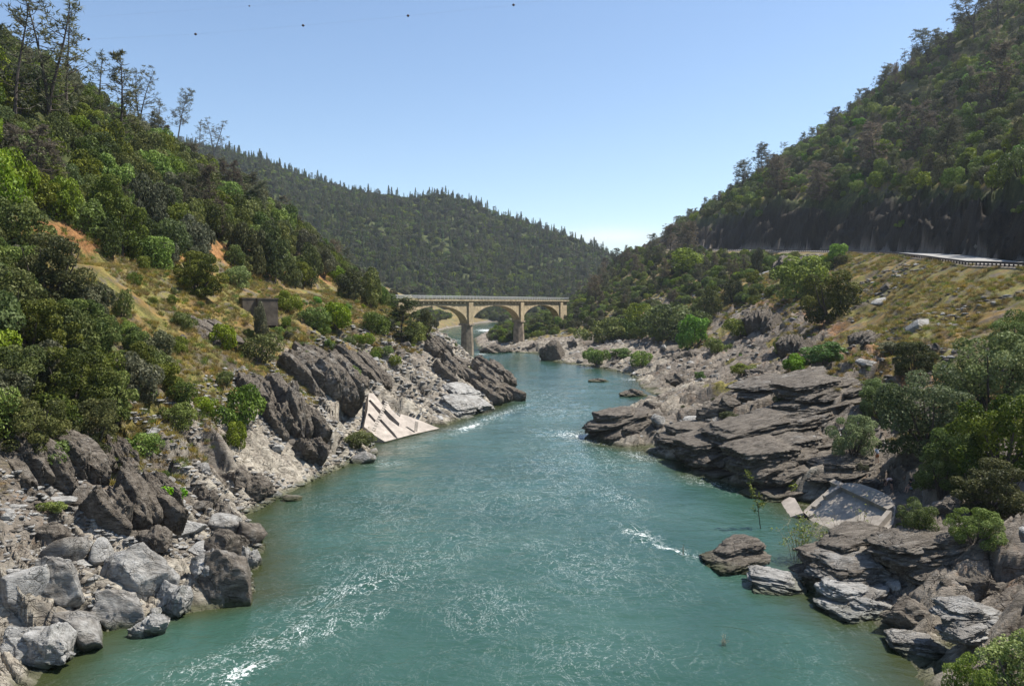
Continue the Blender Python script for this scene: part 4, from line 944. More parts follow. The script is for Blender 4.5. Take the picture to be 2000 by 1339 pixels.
def trock(kind, px, py, wpx, hpx, label, rot=10, tilt=0, mat=None, v=None, group='boulders of the lower left shore', dep=0.75, name='boulder', sink=0.35, roll=0):
    """a rock where the photograph shows it; px, py its foot, wpx, hpx its size in the photograph"""
    p = hit(px, py); p = at_z(px, py, 0) if p.z < 0.02 else p; s = p.y / F; w_, h_ = wpx * s, hpx * s; z0 = max(p.z, -0.2)
    dz = {'slab': .26, 'block': .75, 'soft': .72, 'dark': .7, 'rib': .5, 'ledge': .32}[kind]; dy = {'rib': .38, 'ledge': .45, 'slab': .7}.get(kind, .8)
    return rock(kind, p.x, p.y + w_ * dep * .4, z0 + h_ * (0.5 - sink), w_ * .5, w_ * .5 * dep / dy, h_ * .62 / dz, R(rot), R(tilt), label, group, v, mat, name, R(roll))
for a in [
    ('dark', 60, 1318, 247, 128, 'broad pale grey boulder at the very bottom left corner, above the water', -8, -6, 'pale'),
    ('soft', 130, 1270, 153, 78, 'smooth whitish boulder right of the broad corner boulder', -20, -14, 'pale'),
    ('block', 30, 1200, 110, 90, 'brown-grey block at the left picture edge above the corner boulder', 10, 0, 'mid'),
    ('dark', 278, 1250, 99, 69, 'rounded dark grey boulder standing in the water, lower left', 10, 0, 'mid'),
    ('soft', 215, 1228, 141, 89, 'grey boulder with a shaded hollow left of the rounded dark boulder', -10, -8, 'mid'),
    ('dark', 335, 1210, 129, 106, 'wedge-shaped grey boulder right of the rounded dark boulder', -30, -18, 'pale'),
    ('soft', 430, 1175, 153, 123, 'big pitted grey boulder at the tip of the lower left shore', -25, -12, 'mid'),
    ('dark', 385, 1140, 118, 89, 'dimpled grey boulder behind the big pitted one', -20, -6, 'mid'),
    ('soft', 250, 1150, 153, 106, 'wavy grey boulder in the middle of the lower left pile', -15, -4, 'mid'),
    ('dark', 285, 1095, 165, 95, 'dark rounded boulder in the heart of the lower left pile', -10, 0, 'rock'),
    ('soft', 95, 1165, 118, 95, 'pointed grey boulder left of the wavy one', -15, 0, 'mid'),
    ('block', 105, 1100, 100, 70, 'pale tilted block with shaded right side, left pile', 25, 10, 'mid'),
    ('block', 185, 1100, 55, 60, 'upright whitish slab standing in the left pile', 80, 0, 'pale'),
    ('block', 90, 1060, 80, 55, 'reddish brown slanting block at the left end of the pile', 20, -20, 'rock'),
    ('dark', 475, 1110, 106, 78, 'pale boulder with a dark foot at the shore bend', -30, -16, 'mid'),
    ('soft', 420, 1080, 106, 61, 'dark low boulder behind the shore bend', -10, -6, 'rock'),
    ('slab', 385, 1095, 60, 45, 'white upright slab in the middle of the pile', 60, -10, 'pale'),
    ('slab', 355, 1045, 78, 30, 'layered flat boulder lying on the pile', 5, 6, 'pale'),
    ('block', 480, 1060, 80, 60, 'light grey block where the shore turns up the river', -40, -14, 'mid'),
    ('block', 430, 1040, 80, 50, 'light block with rounded top near the quiet cove', -20, -6, 'pale'),
    ('block', 300, 1010, 60, 50, 'small light peak behind the layered flat boulder', 0, 0, 'pale'),
    ('rib', 230, 1020, 170, 96, 'dark brown fin of rock leaning left beside the yellow-green tussock', -28, -32, 'rock'),
    ('rib', 285, 1000, 100, 70, 'narrow brown fin right of the tall dark fin', -35, -38, 'rock'),
    ('block', 150, 985, 46, 46, 'dark upright stone left of the tall dark fin', 70, 0, 'rock'),
    ('slab', 110, 985, 60, 20, 'flat white slab left of the dark upright stone', 5, 0, 'pale'),
    ('slab', 182, 935, 36, 22, 'small layered pale boulder above the dark fin', 0, 0, 'pale'),
    ('rib', 60, 930, 210, 90, 'long tilted grey slab under the dense trees at the left edge', -32, -34, 'rock'),
    ('rib', 205, 925, 90, 80, 'brown pointed rocks at the foot of the left trees', -35, -45, 'rock'),
    ('dark', 470, 970, 180, 84, 'dark brown outcrop on the left shore above the pale rubble', -20, -12, 'rock'),
    ('dark', 395, 985, 90, 60, 'smaller brown outcrop left of the dark brown outcrop', -30, -14, 'rock'),
    ('dark', 430, 1005, 70, 40, 'low brown rocks between tussock and shore', -20, -20, 'rock'),
    ('slab', 705, 905, 54, 28, 'large flat white boulder at the water on the left shore', -8, 4, 'pale'),
    ('slab', 568, 978, 42, 14, 'dark flat stone lying in the water on the left', 5, 0, 'mid'),
    ('slab', 535, 972, 30, 14, 'white flat stone beside the dark stone in the water', 0, 0, 'pale'),
    ('rib', 555, 850, 130, 100, 'tall brown rock rib running down the middle of the left talus', -42, -42, 'rock'),
    ('dark', 600, 850, 80, 72, 'rounded brown knob at the lower end of the rock rib', -20, 0, 'rock'),
    ('rib', 500, 790, 130, 70, 'upper part of the brown rib beside the dark green shrub', -40, -36, 'rock'),
    ('rib', 600, 900, 70, 60, 'brown spur below the knob of the rock rib', -40, -40, 'rock'),
    ('dark', 350, 830, 60, 54, 'brown outcrop carrying a dark shrub in the talus', -30, -20, 'rock'),
    ('rib', 622, 768, 165, 80, 'black ribbed cliff on the left bank above the fallen concrete grid', -38, -34, 'rock'),
    ('rib', 690, 738, 130, 46, 'steep ribbed slab right of the black ribbed cliff', -38, -34, 'rock'),
    ('rib', 600, 720, 110, 50, 'grassy topped brown ledge above the black cliff', -30, -24, 'rock'),
    ('dark', 785, 795, 40, 40, 'dark boulder leaning over the fallen concrete grid', -20, 0, 'rock'),
    ('rib', 880, 738, 90, 44, 'black angular crag near the end of the left point', -35, -30, 'rock'),
    ('rib', 960, 745, 90, 46, 'black rocks on the river side of the left point', -38, -28, 'rock'),
    ('rib', 958, 782, 110, 58, 'black tip of the left point reaching into the river', -30, -22, 'rock'),
    ('ledge', 900, 790, 110, 30, 'pale slanting ledge behind the tip of the left point', -35, -22, 'pale'),
    ('ledge', 880, 815, 110, 34, 'pale slab sloping into the river beside the left rapids', -35, -24, 'pale'),
    ('ledge', 888, 712, 50, 16, 'dark rocks left of the tall bridge pier', -35, -26, 'rock'),
    ('rib', 850, 690, 60, 36, 'steep rock slope under the leftmost arch', -40, -38, 'rock'),
    ('rib', 395, 655, 120, 22, 'narrow brown ledge crossing the left grass slope', -30, -24, 'rock'),
    ('dark', 350, 668, 28, 24, 'brown boulder under the narrow ledge on the grass slope', 0, 0, 'rock'),
]: trock(a[0], a[1], a[2], a[3], a[4], a[5], a[6], a[7], a[8])
RG = 'ledges and boulders of the right bank'
for a in [
    ('ledge', 1448, 1118, 150, 40, 'low dark rock spit pointing into the river, lower right', 14, 12, 'rock'),
    ('ledge', 1535, 1162, 130, 30, 'whitish rock with green foot between the spit and the big ledges', -12, -6, 'pale'),
    ('ledge', 1700, 1130, 240, 60, 'long flat-topped layered ledge above the whitish rock', 14, 9, 'rock'),
    ('ledge', 1730, 1165, 230, 62, 'layered block with pale lower edge, second ledge from the cove', 14, 7, 'mid'),
    ('ledge', 1700, 1215, 180, 54, 'pale waterside ledge below the layered block', 8, 0, 'mid'),
    ('dark', 1800, 1235, 180, 90, 'knobbly brown outcrop at the lower right shore', 10, 5, 'rock'),
    ('dark', 1920, 1180, 190, 90, 'dark brown crag at the lower right edge', 10, 5, 'rock'),
    ('ledge', 1930, 1235, 150, 40, 'greyish ledge above the bottom right willow', 5, 5, 'mid'),
    ('ledge', 1820, 1290, 130, 30, 'pale flat rock at the water beside the bottom right willow', -10, 0, 'mid'),
    ('block', 1850, 1052, 64, 34, 'light grey boulder on top of the dark ledges, lower right', 10, 0, 'mid'),
    ('ledge', 1850, 1100, 200, 50, 'dark upper ledge under the light grey boulder', 14, 10, 'rock'),
    ('dark', 1870, 1010, 90, 60, 'shaded rock hollow at the lower right, under leafy bushes', 0, 0, 'rock'),
    ('ledge', 1720, 945, 240, 50, 'ribbed ledge on which the bathers stand', 15, 12, 'rock'),
    ('ledge', 1560, 940, 260, 78, 'massive dark ledge wall above the cove', 14, 10, 'rock'),
    ('ledge', 1600, 905, 260, 56, 'long ribbed ledge over the dark wall', 14, 11, 'rock'),
    ('ledge', 1440, 905, 230, 54, 'long brown ledge sloping to the river', 15, 12, 'rock'),
    ('ledge', 1540, 870, 260, 50, 'brown ledge reaching from the shore to the small silvery willow', 15, 12, 'rock'),
    ('ledge', 1400, 870, 190, 44, 'brown ledge behind the sloping shore ledge', 15, 12, 'rock'),
    ('ledge', 1600, 830, 240, 46, 'upper brown ledge left of the largest willow', 15, 12, 'rock'),
    ('ledge', 1640, 780, 220, 40, 'highest striped ledge under the dome-shaped bush', 15, 12, 'rock'),
    ('ledge', 1560, 770, 200, 36, 'striped ledge under the vivid green tussock', 15, 12, 'rock'),
    ('ledge', 1240, 845, 170, 52, 'ridge of brown rock jutting into the river opposite the concrete grid', 15, 14, 'rock'),
    ('dark', 1280, 815, 90, 36, 'brown rocks behind the jutting ridge', 12, 10, 'rock'),
    ('dark', 1410, 815, 110, 60, 'square dark boulder above the jutting ridge', 5, 0, 'rock'),
    ('slab', 1290, 835, 44, 34, 'white face of rock on the jutting ridge', 30, 0, 'pale'),
    ('slab', 1355, 825, 40, 16, 'pale oval boulder below the square dark boulder', 0, 0, 'pale'),
    ('dark', 1245, 776, 74, 22, 'dark low rock in the shallows of the right shore', 5, 4, 'rock'),
    ('dark', 1175, 747, 56, 10, 'dark rock awash in mid river', 8, 0, 'rock'),
    ('dark', 1330, 750, 60, 26, 'dark boulder at the head of the small bay', 0, 0, 'rock'),
    ('dark', 1480, 735, 60, 26, 'dark boulder on the terrace left of the vivid tussock', 0, 0, 'rock'),
    ('dark', 1350, 700, 70, 26, 'dark boulders under the yellow-green bush', 10, 5, 'rock'),
    ('rib', 1080, 703, 54, 44, 'black pyramid rock at the shore right of the bridge', 20, 20, 'rock'),
    ('dark', 1120, 680, 34, 26, 'black round rock beside the pyramid rock', 0, 0, 'rock'),
    ('dark', 965, 690, 90, 34, 'black rock mass between the two bridge piers', 10, 4, 'rock'),
    ('dark', 1040, 684, 50, 24, 'dark rock at the foot of the right bridge pier', 10, 4, 'rock'),
    ('rib', 1545, 530, 60, 42, 'black outcrop standing under the guardrail', 35, 20, 'rock'),
    ('rib', 1500, 650, 90, 60, 'dark overhanging crag in the shade of the large bush', 40, 34, 'rock'),
    ('rib', 1560, 690, 80, 44, 'dark rock spur below the large bush', 40, 34, 'rock'),
    ('slab', 1735, 565, 30, 16, 'dark stone on the upper grassy embankment', 20, 10, 'rock'),
    ('slab', 1725, 592, 50, 14, 'pale slab on the grassy embankment', 25, 18, 'pale'),
    ('rib', 1700, 670, 80, 26, 'pile of dark slabs at the foot of the grassy embankment', 25, 20, 'rock'),
    ('slab', 1800, 640, 60, 20, 'leaning slabs at the lower edge of the grassy embankment', 25, 22, 'mid'),
    ('dark', 1835, 688, 34, 26, 'dark boulder right of the dome-shaped bush', 0, 0, 'rock'),
    ('slab', 1700, 720, 50, 22, 'pale boulder left of the dome-shaped bush', 0, 0, 'pale'),
]: trock(a[0], a[1], a[2], a[3], a[4], a[5], a[6], a[7], a[8], group=RG)

def rock_scatter(n, ylo, yhi, xlo, xhi, ok, seed):
    g = np.random.default_rng(seed); y = np.exp(g.uniform(math.log(ylo), math.log(yhi), n)); x = g.uniform(xlo, xhi, n); a = x / y
    m = (a > -0.95) & (a < 0.95); x, y = x[m], y[m]; t = Ts(x, y); m = ok(x, y, t) & (Ts(x, y, FARM) < 0.5); return x[m], y[m], g
# loose boulders one by one: the larger ones along both shores
nb_ = 0
for side in (-1, 1):
    x, y, g = rock_scatter(900, 46, 300, *((-45, 0) if side < 0 else (8, 75)), (lambda x, y, t: (t < -1) & (t > -3.0)) if side < 0 else (lambda x, y, t: (t > 1) & (t < 3.4)), 60 + side)
    for i in range(min(len(x), 135)):
        s = g.uniform(0.35, 1.3) * (0.7 + y[i] / 200) * 0.8; k = 'slab' if g.random() < 0.5 else 'block'; z = float(Hs(x[i], y[i]))
        t = float(Ts(x[i:i+1], y[i:i+1])[0]); near = 'at the water' if abs(t) < 1.6 else 'on the middle shore' if abs(t) < 2.3 else 'high on the bank'
        px, py, _ = proj(x[i], y[i], z)
        if side < 0: wh = 'left shore beside the cove' if px < 480 else 'left talus above the river' if px < 700 else 'left shore around the concrete grid' if px < 860 else 'left rocky point'
        else: wh = 'right shore near the bridge' if px < 1230 else 'right bay' if px < 1400 else 'brown ledges' if py < 960 else 'lower right shore'
        m_ = ['pale', 'mid', 'rock'][int(g.choice(3, p=[.5, .3, .2] if side < 0 else [.3, .35, .35]))]
        rock(k, x[i], y[i], z + 0.05 * s, s, s * g.uniform(.6, 1), s * (0.8 if k == 'block' else 1.0), g.random() * 6.28, R(g.uniform(-20, 20)),
             f'loose {dict(pale="pale", mid="grey", rock="brown")[m_]} {"slab" if k == "slab" else "block"} {near}, {wh}', f'loose boulders of the {"left" if side < 0 else "right"} bank', None, m_); nb_ += 1
# rubble that nobody could count
KIND['rub'] = [Var(rock_mesh('rubble_stone', 400 + i, M[['pale', 'pale', 'mid', 'pale', 'rock'][i % 5]], 2, (1, .7, .34), 9, 0, 0.03), None, 1, 1) for i in range(10)]
KIND['rubd'] = [Var(rock_mesh('rubble_stone', 430 + i, M[['mid', 'rock', 'rock', 'pale'][i % 4]], 2, (1, .7, .4), 9, 0, 0.03), None, 1, 1) for i in range(8)]
items = []
x, y, g = rock_scatter(42000, 46, 300, -50, 0, lambda x, y, t: (t < -1.02) & (t > -3.1) , 71)
for i in range(len(x)):
    if vnoise(x[i] / 5, y[i] / 5, 333) > 0.28: s = g.uniform(.10, .42) * (0.6 + y[i] / 160); items.append(('rub', x[i], y[i], s, s * g.uniform(.7, 1.3)))
x, y, g = rock_scatter(26000, 46, 380, -20, 85, lambda x, y, t: (t > 1.02) & (t < 3.6), 72)
for i in range(len(x)):
    if vnoise(x[i] / 5, y[i] / 5, 334) > 0.5 + 0.2 * (y[i] < 120): s = g.uniform(.10, .40) * (0.6 + y[i] / 160); items.append(('rubd', x[i], y[i], s, s * g.uniform(.7, 1.3)))
x, y, g = rock_scatter(16000, 80, 330, 45, 130, lambda x, y, t: (t > 3.5) & (t < 4.9), 74)
for i in range(len(x)):
    if vnoise(x[i] / 6 + y[i] / 9, y[i] / 14, 336) > 0.6: s = g.uniform(.12, .6) * (0.6 + y[i] / 200); items.append(('rubd', x[i], y[i], s, s * g.uniform(.7, 1.3)))
stuff('rubble', 'flat stones and rubble strewn over both river banks', 'rubble', ['rub', 'rubd'], items)
# grass tufts and low herbs on the slopes
def tuft(mat, n=90, s=1.0):
    g = np.random.default_rng(n); P = np.concatenate([g.normal(size=(n, 2)) * 0.28, np.zeros((n, 1))], 1); d = g.normal(size=(n, 3)) * 0.45; d[:, 2] = 1; d *= (0.5 + 0.6 * g.random(n))[:, None]
    a = np.cross(d, g.normal(size=(n, 3))); a /= np.linalg.norm(a, axis=1)[:, None]
    V = np.stack([P - a * .035, P + d, P + a * .035], 1).reshape(-1, 3); me = mesh_np('tuft', V, np.arange(3 * n).reshape(n, 3), M[mat]); attr(me, 'leaf', np.repeat(g.random(n), 3)); return Var(me, None, 1, 1)
M['straw'] = make_leaf_mat('straw_grass', (0.16, 0.14, 0.04), (0.30, 0.24, 0.08), (0.48, 0.38, 0.15), 0.2)
KIND['tuft'] = [tuft('straw', 90), tuft('straw', 70), tuft('straw', 80), tuft('green', 60)]
items = []
for side, (xa, xb), ok, nn in ((-1, (-75, -8), lambda x, y, t: (t < -2.4) & (t > -5.6), 26000), (1, (30, 130), lambda x, y, t: (t > 2.9) & (t < 5.0), 26000)):
    x, y, g = rock_scatter(nn, 60, 300, xa, xb, ok, 80 + side)
    for i in range(len(x)):
        if vnoise(x[i] / 6, y[i] / 6, 335) > 0.35: s = g.uniform(.25, .6) * (0.7 + y[i] / 250); items.append(('tuft', x[i], y[i], s, s * 1.3))
stuff('grass_tufts', 'yellow-green grass and herbs growing on the canyon slopes', 'grass', ['tuft'], items)

# ------------------------------------------------------------ arched bridge
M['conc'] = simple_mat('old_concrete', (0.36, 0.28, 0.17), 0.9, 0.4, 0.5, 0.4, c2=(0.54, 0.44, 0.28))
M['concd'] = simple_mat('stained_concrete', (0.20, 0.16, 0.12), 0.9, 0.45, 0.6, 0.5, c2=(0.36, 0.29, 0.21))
M['pconc'] = simple_mat('pale_concrete', (0.31, 0.27, 0.23), 0.9, 0.25, 0.8, 0.35, c2=(0.46, 0.40, 0.34))
M['gconc'] = simple_mat('grey_concrete', (0.27, 0.235, 0.195), 0.9, 0.3, 0.7, 0.3, c2=(0.38, 0.34, 0.29))
M['rail'] = simple_mat('galvanised_rail', (0.45, 0.47, 0.47), 0.5, 0.2, 4.0, 0.1, metal=0.3)
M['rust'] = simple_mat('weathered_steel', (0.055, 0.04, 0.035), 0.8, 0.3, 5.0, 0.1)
AX = Vector((0.413, 0.911, 0)); AN = Vector((0.911, -0.413, 0)); B0 = Vector((-17.5, 291.0, 0))
SP_, HP = 48.3, 1.8
def bp(s, n, z): return B0 + AX * s + AN * n + Vector((0, 0, z))
br = empty('arched_bridge', B0); br['label'] = 'old tan concrete bridge of three arches crossing the river'; br['category'] = 'bridge'
INV = -B0
def bb(mb, name, mat, parent=br, smooth=False):
    mb.v = [tuple(Vector(v) - B0) for v in mb.v]; return mb.build(name, mat, parent, smooth)
def bbox(mb, s0, s1, n0, n1, z0, z1):
    P = [bp(s, n, z) for z in (z0, z1) for s, n in ((s0, n0), (s1, n0), (s1, n1), (s0, n1))]
    mb.add(P, [(0, 1, 2, 3), (7, 6, 5, 4), (4, 5, 1, 0), (5, 6, 2, 1), (6, 7, 3, 2), (7, 4, 0, 3)])
for k in (-1, 0, 1):       # three arch spans, each with its spandrel walls and vault
    m = MB(); c = (k + .5) * SP_; h = SP_ / 2 - HP; N_ = 36; ss = [c - h * math.cos(math.pi * i / N_) for i in range(N_ + 1)]
    zb = [11.7 + 7.0 * math.sin(math.pi * i / N_) for i in range(N_ + 1)]
    vs = []
    for s, z in zip(ss, zb): vs += [bp(s, 1.6, z), bp(s, 1.6, 20.0), bp(s, -1.6, z), bp(s, -1.6, 20.0)]
    fs = []
    for i in range(N_):
        a, b = 4 * i, 4 * i + 4; fs += [(a, b, b + 1, a + 1), (a + 2, a + 3, b + 3, b + 2), (a, a + 2, b + 2, b)]
    m.add(vs, fs); sp_o = bb(m, 'arch_span', M['conc'])
    r = MB(); vs = []; fs = []   # raised arch ring on the camera side
    for i in range(N_ + 1):
        t = math.pi * i / N_; s, z = ss[i], zb[i]; o = 0.75; s2, z2 = c - (h + o * 0) * math.cos(t), z + o
        vs += [bp(s, 1.6, z), bp(s, 1.72, z), bp(s2, 1.72, min(z2, 19.7)), bp(s2, 1.6, min(z2, 19.7))]
    for i in range(N_):
        a, b = 4 * i, 4 * i + 4; fs += [(a, a + 1, b + 1, b), (a + 1, a + 2, b + 2, b + 1), (a + 2, a + 3, b + 3, b + 2)]
    r.add(vs, fs); bb(r, 'arch_ring', M['conc'], sp_o)
for k in (-1, 0, 1, 2):
    m = MB(); s = k * SP_; bbox(m, s - HP, s + HP, -1.62, 1.62, 11.7, 20.0); bbox(m, s - HP, s - HP + .0 + 1.9, 1.62, 2.3, 11.7, 19.8) if False else bbox(m, s - 1.75, s + 1.75, 1.62, 2.35, 11.7, 19.9)
    bb(m, 'pilaster', M['conc'])
    m = MB(); zt, zb_ = 11.3, (-3.0 if k == 0 else -1.0 if k == 1 else 4.0)
    plan = [(-2.0, -0.7), (-0.7, -1.5), (0.7, -1.5), (2.0, -0.7), (2.0, 1.3), (0.7, 2.5), (-0.7, 2.5), (-2.0, 1.3)]
    P = [bp(s + a * q, b * q, z) for z, q in ((zb_, 1.28), (zt, 1.0)) for a, b in plan]
    m.add(P, [tuple(range(7, -1, -1)), tuple(range(8, 16))] + [(i, (i + 1) % 8, (i + 1) % 8 + 8, i + 8) for i in range(8)])
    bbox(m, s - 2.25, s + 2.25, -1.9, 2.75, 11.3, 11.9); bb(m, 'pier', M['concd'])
m = MB(); bbox(m, -SP_ - 26, -SP_ - HP, -1.6, 1.6, 8, 20.0); bb(m, 'abutment', M['conc'])
m = MB(); bbox(m, 2 * SP_ + HP, 2 * SP_ + 9, -1.6, 1.6, 6, 20.0); bb(m, 'abutment', M['conc'])
m = MB(); bbox(m, -SP_ - 27, 2 * SP_ + 10, -2.25, 2.25, 20.0, 20.45); bbox(m, -SP_ - 27, 2 * SP_ + 10, -2.5, 2.5, 20.45, 21.0)
for i in range(52): s = -SP_ - 26 + i * 3.3; bbox(m, s, s + .5, 1.62, 2.2, 19.55, 20.0)
bb(m, 'deck', M['conc'])
for sd_ in (1, -1):
    m = MB()
    for z in (21.45, 21.85, 22.2): m.tube([bp(-SP_ - 27, 2.3 * sd_, z), bp(2 * SP_ + 10, 2.3 * sd_, z)], 0.05 if z < 22 else 0.08, 5)
    for i in range(60): s = -SP_ - 26.5 + i * 2.85; m.tube([bp(s, 2.3 * sd_, 21), bp(s, 2.3 * sd_, 22.2)], 0.07, 4)
    bb(m, 'railing', M['rail'])

# ------------------------------------------------------------ fallen concrete pieces
def plane_pts(p0, p1, p2, pix, off=0.0):
    n = (p1 - p0).cross(p2 - p0).normalized(); n = n if n.z > 0 else -n; out = []
    cam0 = Vector((0, 0, CAMZ))
    for px, py in pix:
        d = at(px, py, 1.0) - cam0; k = (p0 + n * off - cam0).dot(n) / d.dot(n); out.append(cam0 + d * k)
    return out, n
def plate(name, mat, outer, holes, n, thick, parent=None):
    """slab with openings: outer and hole outlines in a plane with normal n"""
    o = outer[0]; e1 = (outer[1] - o).normalized(); e2 = n.cross(e1)
    allp = list(outer); loops = [list(range(len(outer)))]
    for h in holes: loops.append(list(range(len(allp), len(allp) + len(h)))); allp += h
    p2 = [Vector(((p - o).dot(e1), (p - o).dot(e2))) for p in allp]; ed = [(l[i], l[(i + 1) % len(l)]) for l in loops for i in range(len(l))]
    vo, eo, fo_, *_ = geometry.delaunay_2d_cdt(p2, ed, [], 0, 1e-4)
    def inside(q, poly):
        c = False; j = len(poly) - 1
        for i in range(len(poly)):
            a, b = p2[poly[i]], p2[poly[j]]
            if (a.y > q.y) != (b.y > q.y) and q.x < (b.x - a.x) * (q.y - a.y) / (b.y - a.y) + a.x: c = not c
            j = i
        return c
    fs = [f for f in fo_ if (lambda q: inside(q, loops[0]) and not any(inside(q, l) for l in loops[1:]))(sum((vo[i] for i in f), Vector((0, 0))) / 3)]
    W = [o + e1 * v.x + e2 * v.y for v in vo]; N0 = len(W); V = W + [p - n * thick for p in W]
    F2 = []
    cnt = {}
    for f in fs:
        a, b, c = f; nn = (W[b] - W[a]).cross(W[c] - W[a]); f = list(f) if nn.dot(n) > 0 else [a, c, b]; F2.append(tuple(f)); F2.append(tuple(i + N0 for i in reversed(f)))
        for i in range(3): e = (f[i], f[(i + 1) % 3]); cnt[e] = cnt.get(e, 0) + 1
    for (a, b) in cnt:
        if (b, a) not in cnt: F2.append((b, a, a + N0, b + N0))
    m = MB(); m.add([v - outer[0] for v in V], F2); ob = m.build(name, mat, parent)
    if parent is None: ob.location = outer[0]
    return ob
q0, q1, q2 = at_z(858, 836, 0.15), at_z(750, 862, 0.15), at_z(720, 767, 5.6)
outer, nn = plane_pts(q0, q1, q2, [(858, 836), (800, 849), (752, 862), (734, 851), (711, 833), (713, 822), (718, 800), (720, 767), (733, 768), (757, 786), (783, 808), (800, 813), (826, 823)])
hpx = [[(727, 768), (733, 768), (754, 783), (750, 788)], [(720, 786), (724, 785), (744, 799), (741, 803)], [(718, 811), (722, 810), (734, 819), (731, 821)], [(757, 789), (761, 788), (782, 804), (780, 808), (765, 799)],
       [(748, 807), (752, 804), (779, 822), (778, 826), (760, 817)], [(738, 824), (741, 822), (770, 843), (777, 850), (769, 847)], [(728, 842), (732, 842), (752, 858), (749, 861)], [(792, 835), (796, 835), (811, 841), (808, 842)]]
hpx = [[(cx + (a - cx) * 1.08, cy_ + (b - cy_) * 1.6) for a, b in h] for h in hpx for cx, cy_ in [(sum(q[0] for q in h) / len(h), sum(q[1] for q in h) / len(h))]]
holes = [plane_pts(q0, q1, q2, h)[0] for h in hpx]
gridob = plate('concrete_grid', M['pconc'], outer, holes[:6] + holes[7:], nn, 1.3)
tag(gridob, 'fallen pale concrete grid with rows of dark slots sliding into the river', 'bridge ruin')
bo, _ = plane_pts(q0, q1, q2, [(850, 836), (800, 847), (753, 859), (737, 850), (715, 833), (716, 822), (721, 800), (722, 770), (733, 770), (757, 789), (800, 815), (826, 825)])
bk = plate('slot_shade_floor', M['rust'], [v_ - nn * 1.2 for v_ in bo], [], nn, 0.15); bk.parent = gridob; bk.location = bo[0] - nn * 1.2 - outer[0]  # backing plate coloured dark to paint the shade inside the slots
m = MB()
for a_, b_ in (((756, 783), (729, 842)), ((814, 823), (812, 841))):
    pp, _ = plane_pts(q0, q1, q2, [a_, b_], 0.02); d = (pp[1] - pp[0]); L_ = d.length; e = d.normalized()
    for k in range(14):
        c = pp[0] + e * (L_ * (k + .5) / 14); rm = Matrix((e, nn.cross(e), nn)).transposed(); m.box(c - outer[0], L_ / 14 * 0.55, 0.5, 0.12, M=rm)
m.build('cross_beam', M['gconc'], gridob)
q0, q1, q2 = at_z(1568, 1000, 0.25), at_z(1690, 1052, 0.15), at_z(1742, 966, 2.7)
outer, nn = plane_pts(q0, q1, q2, [(1566, 1000), (1600, 1030), (1640, 1044), (1692, 1052), (1722, 1046), (1745, 1022), (1750, 990), (1738, 968), (1712, 955), (1680, 944), (1655, 942), (1628, 945), (1610, 962), (1590, 978)])
pl2 = plate('concrete_slab', M['gconc'], outer, [], nn, 0.45); tag(pl2, 'broken grey concrete slab with raised beams in the cove, lower right', 'bridge ruin')
for (a_, b_), wd, ht in ((((1627, 945), (1742, 1000)), .55, .5), (((1645, 955), (1612, 976)), .45, .5), (((1740, 1006), (1705, 1046)), .45, .55), (((1600, 985), (1590, 993)), .5, .3), (((1574, 1000), (1585, 1010)), .5, .25)):
    pp, _ = plane_pts(q0, q1, q2, [a_, b_], 0.0); d = pp[1] - pp[0]; e = d.normalized(); rm = Matrix((e, nn.cross(e), nn)).transposed(); m = MB(); m.box((pp[0] + pp[1]) / 2 + nn * ht * .42 - outer[0], d.length, wd, ht, M=rm); m.build('beam', M['gconc'], pl2)
q0, q1, q2 = at_z(1520, 966, 0.1), at_z(1545, 1008, 0.05), at_z(1562, 975, 0.8)
outer, nn = plane_pts(q0, q1, q2, [(1519, 965), (1528, 985), (1543, 1009), (1568, 1001), (1560, 985), (1552, 972)])
tag(plate('concrete_slab', M['pconc'], outer, [], nn, 0.22), 'small pale concrete slab dipping into the brown shallows of the cove', 'bridge ruin')
# old abutment block on the left slope
p = hit(520, 632); s = p.y / F * 0.78
M['dstone'] = simple_mat('dark_masonry', (0.075, 0.06, 0.048), 0.95, 0.4, 0.8, 0.7, c2=(0.16, 0.13, 0.10))
ab = empty('stone_abutment', p, R(38)); tag(ab, 'square dark masonry abutment block standing in the left slope', 'abutment')
m = MB(); m.box((0, 0, 26 * s), 50 * s, 30 * s, 66 * s); m.box((0, 0, 60 * s), 53 * s, 33 * s, 3 * s); m.build('pier', M['dstone'], ab)
m = MB(); m.box((-42 * s, 10 * s, 38 * s), 34 * s, 26 * s, 42 * s); m.box((-42 * s, 10 * s, 60.5 * s), 36 * s, 28 * s, 3 * s); m.build('wing_wall', M['dstone'], ab)

# ------------------------------------------------------------ road with guardrail
M['asph'] = simple_mat('pale_asphalt', (0.30, 0.29, 0.27), 0.85, 0.15, 1.0, 0.2)
ys = np.exp(np.linspace(math.log(62), math.log(560), 260)); r0 = np.array([[np.interp(math.log(v), np.log(RY), RT[:, 3, j]) for j in (0, 1)] for v in ys]); r1 = np.array([[np.interp(math.log(v), np.log(RY), RT[:, 4, j]) for j in (0, 1)] for v in ys])
bank = 0.3 * sstep(80, 100, ys) * sstep(225, 185, ys)
V = []; 
for i in range(len(ys)):
    for f in (0.12, 0.35, 0.65, 0.93): V.append((r0[i, 0] + (r1[i, 0] - r0[i, 0]) * f, ys[i], r0[i, 1] + 0.12 + (r1[i, 1] - r0[i, 1] + bank[i]) * f))
n_ = len(ys); Fc = [(4 * i + j, 4 * i + j + 1, 4 * i + j + 5, 4 * i + j + 4) for i in range(n_ - 1) for j in range(3)]
rd = link('road', mesh_np('road', np.array(V), np.array(Fc), M['asph'])); tag(rd, 'pale grey mountain road along the right hillside', 'road', kind='structure')
V = []
